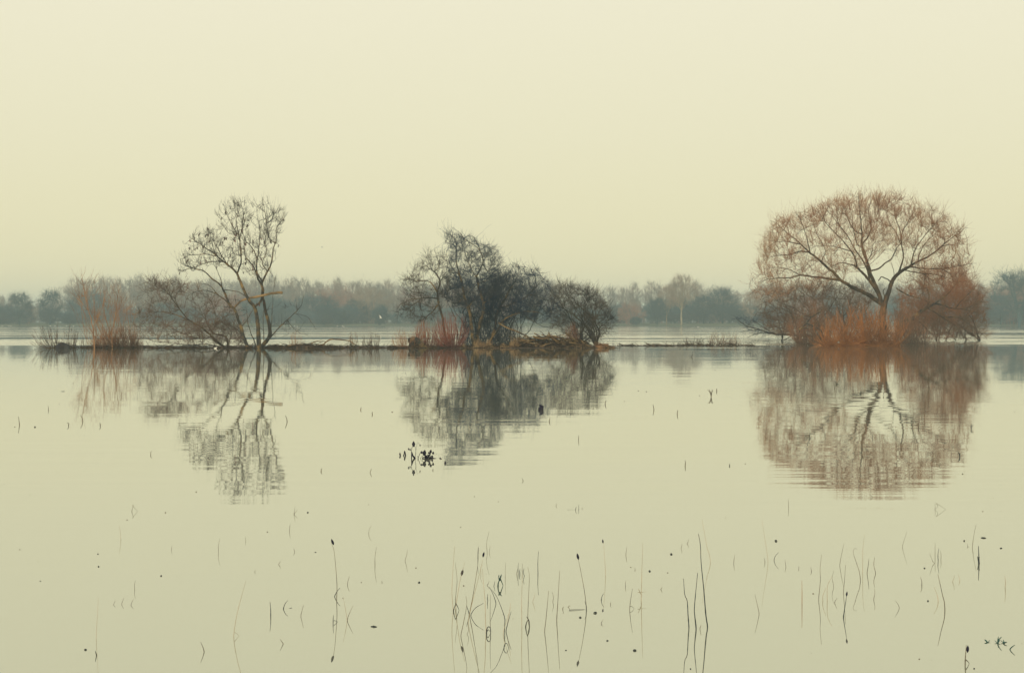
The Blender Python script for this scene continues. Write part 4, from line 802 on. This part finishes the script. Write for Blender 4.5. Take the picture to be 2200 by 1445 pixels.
R_(4, [(1062, 145), (1064, 120), (1067, 92)], .005, RG, 'bent stem folding back to the water in a sharp triangle, near left', [[(1067, 92), (1085, 120), (1105, 146)]])
R_(4, [(975, 368), (967, 255)], .003, RPL, sh[4], group=gA)
for b, t in (((1383, 453), (1388, 415)), ((1762, 470), (1772, 360)), ((1984, 378), (1984, 345)), ((1087, 768), (1100, 695)), ((915, 895), (921, 868)), ((980, 890), (988, 845)), ((1056, 898), (1063, 858)), ((2055, 628), (2062, 610))): R_(4, [b, t], .0035, RG, sh[4], group=gA)
R_(4, [(1885, 1152), (1888, 1110), (1905, 1000), (1930, 890), (1980, 705)], .0035, RPL, 'tall pale curving stem with a small folded leaf at its foot, near left', [[(1888, 1112), (1905, 1130), (1920, 1152)]])
R_(4, [(1648, 1273), (1640, 1240), (1623, 1190)], .005, RG, 'short stem bent left like an arrowhead with its reflection, bottom left')
R_(4, [(779, 1302), (778, 1258)], .006, RD, 'short dark upright stub at the bottom, far left'); R_(4, [(775, 1170), (775, 1080), (777, 850)], .0025, RPL, 'very thin pale upright stem above the dark stub, far left')
R_(5, [(305, 165), (335, 128)], .0045, RG, 'small forked stem below the reflection of the seed-hung tree', [[(305, 165), (311, 118), (312, 100)]])
for b, t in (((270, 297), (282, 240)), ((180, 570), (198, 540)), ((908, 322), (928, 260)), ((960, 572), (972, 430)), ((1200, 540), (1222, 450)), ((360, 985), (385, 895)), ((222, 1210), (200, 1163)), ((737, 735), (748, 675)), ((312, 470), (300, 440)), ((1018, 716), (1019, 705))): R_(5, [b, t], .0042, RG, sh[5], group=gB)
R_(5, [(119, 985), (117, 868)], .0055, RD, 'straight dark upright stem in the near water, left of centre')
R_(5, [(220, 928), (232, 890), (252, 865)], .0055, RD, 'dark bent stem with a flat leaf lying beside it, left of centre', [[(222, 938), (250, 932), (285, 924)]])
R_(5, [(650, 861), (655, 740), (648, 600), (635, 450), (617, 395)], .005, RG, 'tall slender stem topped by a black seed head, left of the central cluster', head=(617, 388, .02))
R_(5, [(632, 828), (655, 785), (680, 755)], .006, RD, 'dark short stem bent right beside the tall seed-headed stem'); R_(5, [(622, 1040), (626, 1000), (632, 968)], .005, RD, 'short dark stem with a folded leaf below the tall seed-headed stem', [[(630, 1020), (642, 1030), (655, 1041)]])
R_(5, [(735, 1020), (745, 985), (778, 908)], .0045, RG, 'thin stem leaning right, right of the tall seed-headed stem'); R_(5, [(736, 1022), (720, 930), (700, 842)], .003, RPL, 'pale thin stem crossing the leaning one, right of the tall seed-headed stem')
cl = 'thin reed stem in the dense central cluster'
R_(5, [(1592, 945), (1580, 800), (1585, 660), (1600, 430)], .004, RPL, 'leftmost tall pale stem of the central cluster')
R_(5, [(1592, 945), (1600, 915), (1610, 883)], .007, RD, 'dark folded stem making a diamond with its reflection, left in the central cluster', [[(1610, 883), (1622, 905), (1637, 946)]])
R_(5, [(1608, 870), (1615, 780), (1622, 690), (1607, 550)], .004, RG, cl, group=gC)
R_(5, [(1720, 975), (1745, 850), (1770, 700), (1790, 560), (1795, 430)], .005, RG, cl, group=gC); R_(5, [(1722, 976), (1710, 930), (1700, 892)], .006, RD, cl, group=gC)
R_(5, [(1728, 980), (1770, 915), (1835, 872)], .005, RD, 'dark stem arching over to the right in the central cluster'); R_(5, [(1650, 1145), (1680, 1010), (1700, 890), (1693, 820)], .0045, RG, cl, group=gC)
R_(5, [(1607, 942), (1635, 760), (1655, 660), (1685, 545)], .004, RPL, 'leaning pale stem with a dark head partway up, left in the central cluster', head=(1663, 635, .022))
R_(5, [(1708, 1038), (1750, 850), (1800, 650), (1830, 520)], .004, RPL, 'long pale leaning stem with a small dark tip in the central cluster', head=(1835, 490, .016))
R_(5, [(1952, 745), (1955, 715), (1967, 680)], .011, RN, 'thick dark green folded blade making a diamond, top of the central cluster', [[(1967, 680), (1980, 710), (1993, 746)], [(1962, 695), (1958, 675), (1955, 662)], [(1967, 690), (1976, 670), (1982, 656)], [(1965, 700), (1970, 680), (1968, 660)]])
for p_, r_, m_ in (([(1918, 745), (1927, 705)], .005, RD), ([(1862, 740), (1880, 705)], .004, RG), ([(1938, 883), (1915, 810), (1885, 740)], .005, RD), ([(1857, 1112), (1850, 1000), (1848, 880), (1825, 610)], .0045, RPL), ([(1892, 1120), (1888, 980), (1892, 820)], .004, RG), ([(2005, 1112), (2006, 1050), (2003, 990), (1940, 830), (1880, 760)], .005, RD), ([(2015, 1108), (2035, 1030), (2058, 955)], .005, RD), ([(2015, 1108), (2038, 1000), (2055, 890)], .004, RPL), ([(2010, 690), (2012, 560)], .003, RG), ([(1870, 860), (1869, 800)], .005, RD), ([(1866, 480), (1860, 400), (1880, 305)], .0035, RG), ([(1880, 470), (1890, 420)], .0035, RG), ([(2000, 1245), (2003, 1222), (2018, 1205), (2030, 1222), (2037, 1245)], .005, RD), ([(1990, 1130), (2060, 900)], .003, RPL), ([(1700, 1130), (1715, 1100), (1705, 1040)], .003, RG), ([(1790, 540), (1788, 490), (1793, 430)], .004, RD), ([(1815, 640), (1830, 560)], .003, RPL)):
    R_(5, p_, r_, m_, cl, group=gC)
R_(5, [(1860, 1130), (1862, 1090), (1878, 1070), (1892, 1090), (1893, 1130)], .007, RD, 'dark looped stem closing into an oval with its reflection, low in the central cluster', [[(1862, 1112), (1872, 1098), (1886, 1118)]])
for p_, r_, m_ in (([(50, 640), (52, 550)], .005, RD), ([(36, 645), (44, 600)], .004, RG), ([(64, 650), (66, 610)], .007, RD), ([(85, 640), (86, 562)], .004, RG), ([(101, 665), (98, 600)], .005, RD), ([(143, 1072), (128, 1005), (135, 800), (140, 660), (127, 588)], .0045, RG), ([(80, 1082), (78, 860), (84, 640)], .004, RPL), ([(210, 650), (209, 560), (215, 470)], .0055, RD), ([(262, 1110), (275, 1000), (295, 780)], .005, RG), ([(360, 1022), (368, 900), (385, 620)], .005, RG), ([(328, 870), (323, 790)], .004, RG), ([(165, 870), (187, 795)], .003, RPL)):
    R_(6, p_, r_, m_, 'thin stem at the right side of the dense central cluster', group='stems at the right side of the central cluster')
R_(6, [(110, 1072), (117, 1030), (127, 1004)], .008, RD, 'dark folded stem making a diamond, right in the central cluster', [[(127, 1004), (138, 1030), (144, 1073)], [(127, 1004), (118, 998)]])
R_(6, [(603, 938), (585, 790), (550, 600), (531, 515)], .005, RG, 'tall leaning stem with a small round dark head, right of the central cluster', head=(531, 505, .02))
R_(6, [(600, 940), (597, 900), (588, 868)], .005, RD, 'short dark stem at the foot of the tall leaning stem', [[(460, 936), (530, 936), (603, 941)], [(603, 942), (650, 946), (705, 949)]])
R_(6, [(720, 858), (727, 825), (742, 803)], .005, RD, sh[6], group=gD); R_(6, [(755, 662), (750, 550), (740, 400)], .0035, RPL, 'pale stem with a tiny dark tip, two stems right of the tall leaning one', head=(733, 383, .014))
for p_ in ([(918, 490), (925, 432)], [(917, 752), (923, 708)], [(1198, 768), (1208, 745)], [(1408, 405), (1428, 370)], [(1362, 440), (1368, 402)], [(1788, 563), (1802, 500)], [(2040, 552), (2030, 515)], [(355, 100), (362, 80)], [(563, 118), (570, 110)], [(450, 912), (468, 892)], [(408, 928), (407, 905)], [(732, 1052), (738, 1025)], [(797, 890), (799, 870)], [(995, 617), (994, 600)], [(1515, 1085), (1517, 1043)], [(1716, 190), (1720, 180)]): R_(6, p_, .0045, RG, sh[6], group=gD)
R_(6, [(948, 932), (955, 850), (968, 755)], .0045, RG, 'thin stem with a dark folded leaf making a small D, right of centre', [[(952, 908), (970, 912), (988, 931)]])
R_(6, [(1042, 862), (1046, 700), (1048, 600), (1055, 400)], .0045, RPL, 'tall stem with a dark leaf hanging from its middle like a perched bird', [[(1015, 793), (1045, 796), (1085, 795)], [(1020, 765), (1035, 800), (1052, 835)], [(1030, 795), (1042, 812), (1050, 832)]])
R_(6, [(1428, 1078), (1420, 980), (1412, 860), (1392, 810), (1382, 680)], .007, RD, 'leftmost of the three tall dark stems at the bottom, right of centre')
R_(6, [(1487, 1090), (1474, 970), (1474, 900), (1500, 640)], .007, RD, 'middle one of the three tall dark stems at the bottom, right of centre')
R_(6, [(1580, 1075), (1565, 980), (1550, 780), (1530, 560), (1525, 420), (1510, 330)], .008, RD, 'rightmost and tallest of the three dark stems at the bottom, right of centre')
R_(6, [(1603, 552), (1590, 480), (1575, 430), (1540, 215)], .0038, RPL, 'pale leaning stem behind the three tall dark stems'); R_(6, [(2065, 552), (2058, 480), (2030, 300), (2015, 205)], .003, RPL, 'very long faint stem between the three dark stems and the right-hand group')
R_(6, [(1995, 968), (1980, 900), (1960, 812)], .004, RG, 'thin stem leaning left between the three dark stems and the right-hand group')
R_(6, [(512, 130), (514, 115), (520, 103)], .006, RD, 'small dark sprout with a long flat floating leaf, upper middle of the near water', [[(445, 131), (500, 131), (548, 131)], [(538, 132), (539, 110), (538, 92)]])
for p_, r_, m_ in (([(203, 112), (202, 75), (197, 40)], .0045, RG), ([(85, 535), (95, 500), (118, 468)], .005, RD), ([(183, 590), (183, 540)], .0045, RG), ([(445, 850), (460, 700), (458, 600), (470, 490)], .0045, RG), ([(480, 862), (476, 820), (492, 750)], .004, RPL), ([(515, 862), (515, 740), (550, 660)], .004, RPL), ([(575, 878), (588, 835)], .0045, RG), ([(615, 577), (625, 500), (642, 400)], .004, RG), ([(800, 642), (800, 540), (800, 440), (812, 330)], .0035, RPL), ([(835, 640), (842, 520)], .0055, RG), ([(908, 642), (910, 520)], .005, RG), ([(888, 855), (903, 770)], .004, RG), ([(1098, 918), (1080, 885), (1050, 850)], .0035, RG), ([(1120, 430), (1130, 378), (1150, 300)], .003, RG), ([(1385, 510), (1385, 395)], .004, RG), ([(1432, 530), (1430, 460)], .004, RG), ([(1383, 560), (1362, 540), (1330, 475)], .0035, RG), ([(1278, 742), (1283, 680)], .006, RG), ([(1412, 870), (1392, 760)], .0045, RPL), ([(1525, 708), (1527, 650)], .004, RPL), ([(1585, 705), (1590, 660)], .0035, RPL), ([(1685, 430), (1695, 340), (1712, 245)], .004, RG), ([(1950, 755), (1945, 700), (1932, 650)], .0045, RPL), ([(286, 608), (286, 590)], .004, RG), ([(387, 628), (386, 598)], .0045, RG), ([(645, 800), (650, 565)], .004, RG), ([(570, 745), (560, 615)], .003, RG), ([(882, 28), (872, 16), (856, 8)], .005, RG), ([(1657, 428), (1656, 408)], .004, RG)):
    R_(7, p_, r_, m_, sh[7], group=gE)
R_(7, [(312, 890), (312, 780), (311, 700)], .005, 'stem_tan', 'single reddish upright stem at the left of the right-hand reed group')
R_(7, [(645, 996), (655, 930), (665, 870), (672, 820)], .006, RD, 'dark-footed stem with a tiny blue-black head in the right-hand reed group', head=(673, 806, .014))
R_(7, [(785, 700), (775, 620), (735, 480), (755, 448), (768, 456)], .0045, RG, 'stem with a hooked tip curling right in the right-hand reed group')
R_(7, [(1410, 540), (1409, 490), (1417, 440)], .006, RD, 'dark short upright stem among three faint ones, right-hand reed group')
R_(7, [(1465, 938), (1460, 870), (1447, 820), (1410, 650)], .0065, RG, 'thick bowed stem leaning left at the right side of the right-hand reed group')
R_(7, [(1385, 130), (1392, 100), (1395, 72)], .004, RG, 'stem folded back in a large thin triangle, upper right of the near water', [[(1395, 75), (1440, 105), (1482, 131)], [(1395, 75), (1410, 105), (1385, 132)]])
R_(7, [(1740, 563), (1738, 535), (1738, 510)], .012, RD, 'short thick dark stub with paler stem rising from it, right side', [[(1740, 560), (1743, 490), (1745, 425)], [(1738, 512), (1748, 515), (1750, 522)]])
R_(7, [(1628, 1378), (1632, 1340), (1640, 1290), (1650, 1225)], .007, RG, 'stout stem with a black seed head in the bottom right corner', [[(1634, 1338), (1655, 1355), (1676, 1379)]], head=(1648, 1250, .018))
for i, (a, b, lab) in enumerate((((1808, 1200), [(1800, 1185), (1830, 1212), (1840, 1190)], 'left'), ((1890, 1205), [(1915, 1150), (1905, 1175), (1925, 1185)], 'middle'), ((1940, 1205), [(1958, 1190), (1950, 1185), (1965, 1200)], 'right'))):
    x0 = 1640; o_ = R_(7, [a, b[0]], .009, RN, 'green leafy sprout in the bottom right corner, %s one of the row of three' % lab, [[a, b[1]], [a, b[2]], [a, ((a[0]+b[0][0])/2+8, b[0][1]+10)], [a, (a[0]-10, a[1]-14)]], name='green_sprout', cat='sprout')
R_(7, [(1987, 1254), (1998, 1235), (2020, 1212)], .007, RN, 'bent green blade right of the row of green sprouts, bottom right corner')
# floating scraps
def scrap(x, y, w, label, m='debris_black', h=.012, name='floating_scrap'):
    d = dist(y); c = px(x, y, d)*[1, 1, 0]; l = w/F*d; n = 8; t = np.linspace(-.5, .5, n); a = rs.uniform(-.4, .4); h = min(h, l*.32)
    P = np.stack([c[0]+t*l*math.cos(a), c[1]+t*l*math.sin(a)*2, .3*h+.5*h*np.cos(t*3)], 1); ob = Tubes().add(P, np.maximum(h*np.cos(t*2.9), .001)*rs.uniform(.7, 1.2, n), 6).obj(name, M[m], None, c); return tag(ob, label, 'floating debris', 'scraps floating on the near water')
for x0, y0, sc, pts in ((0, 1060, TS, [(325, 704, 18, .02), (832, 83, 9, .016), (242, 8, 9, .02), (160, 450, 20, .008), (795, 588, 28, .006), (1300, 663, 32, .006), (1335, 153, 22, .006), (1025, 212, 20, .006), (690, 1258, 50, .005), (976, 370, 8, .025), (307, 545, 8, .015), (1430, 668, 10, .008), (790, 486, 30, .004)]),
        (550, 1060, TS, [(418, 152, 32, .006), (92, 308, 20, .008), (850, 715, 16, .009), (1290, 598, 24, .007), (950, 1072, 110, .005), (1315, 716, 40, .016), (702, 840, 16, .01), (710, 174, 5, .015), (974, 168, 8, .012), (1596, 148, 6, .012), (1652, 270, 18, .006), (1587, 378, 6, .012), (2072, 1007, 9, .01), (480, 472, 30, .003), (1675, 742, 24, .004), (1955, 65, 12, .005), (1857, 645, 6, .01)]),
        (1100, 1060, TS, [(64, 225, 8, .014), (958, 592, 18, .015), (1285, 489, 42, .007), (990, 1264, 60, .006), (770, 1185, 36, .006), (550, 998, 46, .005), (670, 962, 66, .007), (1110, 625, 40, .006), (393, 560, 6, .01), (1166, 861, 7, .01), (1375, 571, 7, .01), (1440, 1412, 26, .012), (435, 1262, 30, .003), (1256, 637, 20, .003), (8, 1007, 10, .01), (55, 805, 7, .01)]),
        (1640, 1060, TS, [(102, 382, 44, .01), (1620, 381, 36, .007), (1775, 357, 84, .006), (1917, 440, 60, .005), (1328, 865, 34, .014), (1700, 1410, 28, .025), (402, 806, 24, .006), (1915, 140, 9, .018), (1855, 36, 9, .014), (1770, 143, 18, .005), (388, 1284, 9, .015), (1258, 1333, 24, .006), (1357, 1340, 10, .018), (2084, 1208, 10, .01), (1300, 601, 30, .005), (268, 233, 6, .008)]),
        (0, 740, 3.143, [(650, 802, 7, .03), (698, 733, 6, .025), (684, 733, 5, .02), (820, 938, 6, .03), (1325, 994, 18, .012), (203, 1012, 8, .02), (236, 557, 30, .012), (495, 262, 12, .015), (55, 217, 5, .03), (455, 211, 6, .02), (425, 316, 60, .006), (400, 401, 10, .012), (784, 422, 10, .012), (905, 366, 8, .012), (570, 612, 6, .02), (2115, 409, 7, .02), (100, 555, 14, .012), (420, 625, 5, .02), (470, 770, 6, .015), (30, 942, 8, .01)]),
        (700, 740, 3.143, [(448, 455, 20, .012), (440, 547, 10, .015), (405, 523, 4, .02), (405, 816, 6, .015), (1048, 797, 5, .015), (1003, 1025, 14, .008), (2095, 205, 5, .02), (2110, 312, 20, .01), (2165, 318, 16, .012), (1912, 461, 5, .02), (2047, 734, 5, .015), (1595, 640, 8, .012), (780, 771, 18, .012), (538, 193, 10, .02), (2015, 383, 14, .01), (290, 1080, 12, .006), (1165, 1058, 12, .006)]),
        (1500, 740, 3.143, [(114, 171, 12, .02), (217, 141, 6, .03), (10, 345, 14, .015), (318, 805, 14, .01), (2136, 454, 14, .01), (1785, 873, 20, .008), (2098, 345, 8, .015), (2044, 945, 6, .02), (665, 985, 6, .015), (293, 478, 5, .015), (400, 235, 8, .02), (940, 268, 60, .01), (1835, 180, 8, .02)])):
    for a, b, w, h in pts:
        X, Y = x0+a/sc, y0+b/sc
        reg = 'left third' if X < 730 else 'middle' if X < 1470 else 'right third'; band = 'near the bottom' if Y > 1200 else 'halfway down' if Y > 1000 else 'just below the trees'
        big = 'long flat' if w > 40 else 'small dark' if w > 12 else 'tiny dark'
        scrap(X, Y, w/sc*.48, '%s scrap floating on the water, %s of view, %s' % (big, reg, band), 'reed_dark' if w > 24 or h > .018 else 'reed_grey', h*.8)
# dark angular float in the thicket's reflection
d_ = dist(880); c = px(1162, 880, d_)*[1, 1, 0]; T = Tubes().add([c+[0, 0, -.01], c+[0, 0, .03], c+[.02, 0, .06], c+[-.03, .02, .1]], [.05, .055, .04, .008], 6)
tag(T.obj('floating_pod', M['debris_black'], None, c), 'small blue-black angular pod floating on the reflection of the thicket', 'floating debris')
# black twiggy clump (root with seed stalks) in the middle distance
z8 = lambda p: conv(p, 820, 920, 8.46)
d_ = dist(984.4); c = px(918, 984.4, d_)*[1, 1, 0]; e = empty('dead_plant_clump', c); tag(e, 'black twiggy dead plant clump standing in open water below the thicket reflection', 'dead plant')
T = Tubes()
for pts, r in (([(820, 545), (800, 500), (775, 460), (768, 430)], .024), ([(775, 460), (760, 440), (755, 425)], .01), ([(785, 480), (790, 450), (778, 418)], .01), ([(830, 545), (850, 500), (880, 470), (885, 430), (890, 405)], .022), ([(885, 435), (860, 440), (850, 445)], .01), ([(890, 440), (925, 432), (937, 440)], .008), ([(937, 440), (935, 460), (920, 480)], .006), ([(885, 420), (900, 405), (902, 400)], .009), ([(790, 545), (830, 525), (880, 535), (930, 545), (990, 550)], .022), ([(900, 545), (915, 525), (918, 508)], .014), ([(840, 530), (845, 495), (870, 490), (880, 520)], .012), ([(740, 545), (760, 530), (800, 540)], .014), ([(700, 545), (735, 500), (748, 488)], .004), ([(810, 520), (820, 495), (850, 485)], .012), ([(750, 535), (742, 510), (740, 488)], .005), ([(870, 530), (900, 500), (905, 520)], .01), ([(795, 545), (790, 510), (800, 500)], .018)):
    C_ = catmull([px(x, y, d_) for x, y in z8(pts)], 10); C_[:, 1] += np.cumsum(rs.normal(0, .012, 10)); C_[:, 2] = np.maximum(C_[:, 2], -.02); T.add(C_, .62*r*(1-.5*np.linspace(0, 1, 10)), 5, cap=True)
T.obj('stalks', M['debris_black'], e, c)
T = Tubes()
for x, y, s_ in ((722, 432, .018), (772, 440, .035), (855, 442, .015), (935, 445, .018), (890, 410, .02), (918, 512, .018), (1060, 553, .02)):
    q = px(*z8([(x, y)])[0], d_); Tubes().add([q+[0, 0, -s_], q, q+[.3*s_, 0, s_]], [.3*s_, .8*s_, .1*s_], 6).obj('seed_head', M['debris_black'], e, c)
def stalk(segs, heads, by, label):
    d = dist(by); o = px(*z8([segs[0][0][0]])[0], d); o[2] = 0; T = Tubes()
    for pts, r in segs:
        C_ = catmull([px(x, y, d) for x, y in z8(pts)], 10); C_[:, 2] = np.maximum(C_[:, 2], -.02); C_[:, 1] += np.cumsum(rs.normal(0, .006, 10)); T.add(C_, .6*r*(1-.4*np.linspace(0, 1, 10)), 5, cap=True)
    for x, y, s_ in heads:
        q = px(*z8([(x, y)])[0], d); T.add([q+[0, 0, -s_], q, q+[0, 0, s_]], [.3*s_, .6*s_, .1*s_], 6)
    return tag(T.obj('dead_stalk', M['debris_black'], None, o), label, 'dead plant')
stalk([([(605, 540), (570, 500), (545, 430)], .022), ([(545, 540), (545, 480), (543, 425)], .012), ([(543, 430), (540, 390), (560, 330), (580, 300), (580, 260)], .006), ([(540, 395), (515, 380), (488, 372)], .004), ([(605, 540), (622, 440), (615, 350), (600, 318), (580, 312)], .005), ([(610, 500), (622, 400), (640, 290), (655, 250), (700, 305)], .003)], [(580, 280, .035), (515, 381, .014), (488, 372, .014), (590, 315, .012), (698, 303, .012)], 984.2, 'tall black looping dead stalk with small heads left of the black clump')
stalk([([(400, 494), (410, 460), (416, 415)], .014), ([(435, 494), (428, 460), (416, 415)], .014)], [(416, 425, .016)], 978.4, 'small black folded stalk second from the left beside the black clump')
stalk([([(338, 494), (342, 475), (330, 455)], .014)], [(332, 462, .018)], 978.4, 'tiny black hooked stalk at the far left of the black clump row')
stalk([([(662, 543), (680, 490), (705, 440), (725, 430)], .007), ([(662, 543), (650, 500), (645, 490)], .004)], [(725, 430, .014)], 984.2, 'thin black arching stalk between looping stalk and black clump')
stalk([([(1155, 640), (1155, 600)], .008)], [(1155, 620, .022)], 994.5, 'short black upright bud standing right of the black clump')
def small_stalk(x, y, h, label, k=3, m='reed_dark', spread=.5, r=.003):
    d = dist(y); c = px(x, y, d)*[1, 1, 0]; T = Tubes(); H = h/F*d
    for i in range(k):
        a = rs.uniform(-1, 1)*spread; C_ = catmull([c, c+[a*H*.4, rs.normal(0, .02), H*.5], c+[a*H, rs.normal(0, .03), H*rs.uniform(.7, 1)]], 8); T.add(C_, r*(1-.5*np.linspace(0, 1, 8))*max(1, d/14), 4)
    return tag(T.obj('sprig', M[m], None, c), label, 'sprig')
small_stalk(1528, 852, 18, 'spiky faint sprig pair in open water left of the domed willow reflection', 6, 'reed_grey')
small_stalk(1797, 825, 7, 'tiny row of dark sprigs on the orange reflection', 7, 'reed_grey', 1.2); small_stalk(1849, 845, 7, 'short dark upright sprig in the domed willow reflection', 1, 'reed_dark', .1, .005)
small_stalk(2087, 921, 9, 'small dark curled sprig right of the domed willow reflection', 3, 'reed_dark', .5); small_stalk(2062, 981, 11, 'small dark forked sprig at the right edge of the willow reflection', 2, 'reed_dark', .6, .004)
small_stalk(1243, 945, 10, 'thin bent sprig right of the thicket reflection', 1, 'reed_grey', .6); small_stalk(1124, 1033, 7, 'small faint bent sprig below the thicket reflection', 1, 'reed_grey', .5); small_stalk(795, 1015, 10, 'faint bent sprig left of the black clump', 1, 'reed_grey', .6)
small_stalk(324, 976, 10, 'faint slightly bent upright sprig left of the seed-hung tree reflection', 1, 'reed_grey', .3); small_stalk(104, 880, 9, 'faint curved sprig at the far left below the shrubs', 1, 'reed_grey', .5); small_stalk(2018, 1000, 6, 'tiny faint sprig at lower right of the willow reflection', 1, 'reed_grey', .5)
small_stalk(1568, 1000, 5, 'tiny diamond-shaped sprig in open water left of the willow reflection', 2, 'reed_dark', .7)
for x, y, h in ((178, 905, 16), (42, 912, 20), (215, 915, 8), (147, 914, 8), (617, 905, 14), (1180, 905, 10), (1405, 880, 12), (1300, 868, 10), (775, 880, 7), (800, 890, 8), (1455, 890, 10), (1472, 1000, 16), (1540, 840, 8), (690, 1012, 8), (930, 1010, 4)):
    small_stalk(x, y, h, 'faint thin sprig scattered on the middle water', 1, 'reed_grey', .25, .004)['group'] = 'faint sprigs on the middle water'
# ================================================================ HAZE
H0 = Tubes(); bx = np.array([[x, y, z] for z in (-1.8, 26.) for x, y in ((-XE-50, Y0-50), (XE+50, Y0-50), (XE+50, Y1+50), (-XE-50, Y1+50))])
H0.raw(bx, [[3, 2, 1, 0], [4, 5, 6, 7], [0, 1, 5, 4], [1, 2, 6, 5], [2, 3, 7, 6], [3, 0, 4, 7]])
hm = bpy.data.materials.new('haze'); hm.use_nodes = True; hn = hm.node_tree; hn.nodes.clear()
pv = hn.nodes.new('ShaderNodeVolumePrincipled'); pv.inputs['Density'].default_value = .00072; pv.inputs['Color'].default_value = (.72, .91, .95, 1); pv.inputs['Anisotropy'].default_value = 0
ho = hn.nodes.new('ShaderNodeOutputMaterial'); hn.links.new(pv.outputs[0], ho.inputs['Volume'])
hz = H0.obj('haze', hm, smooth=False); tag(hz, 'pale winter haze hanging over the flooded meadow', 'haze', kind='stuff')
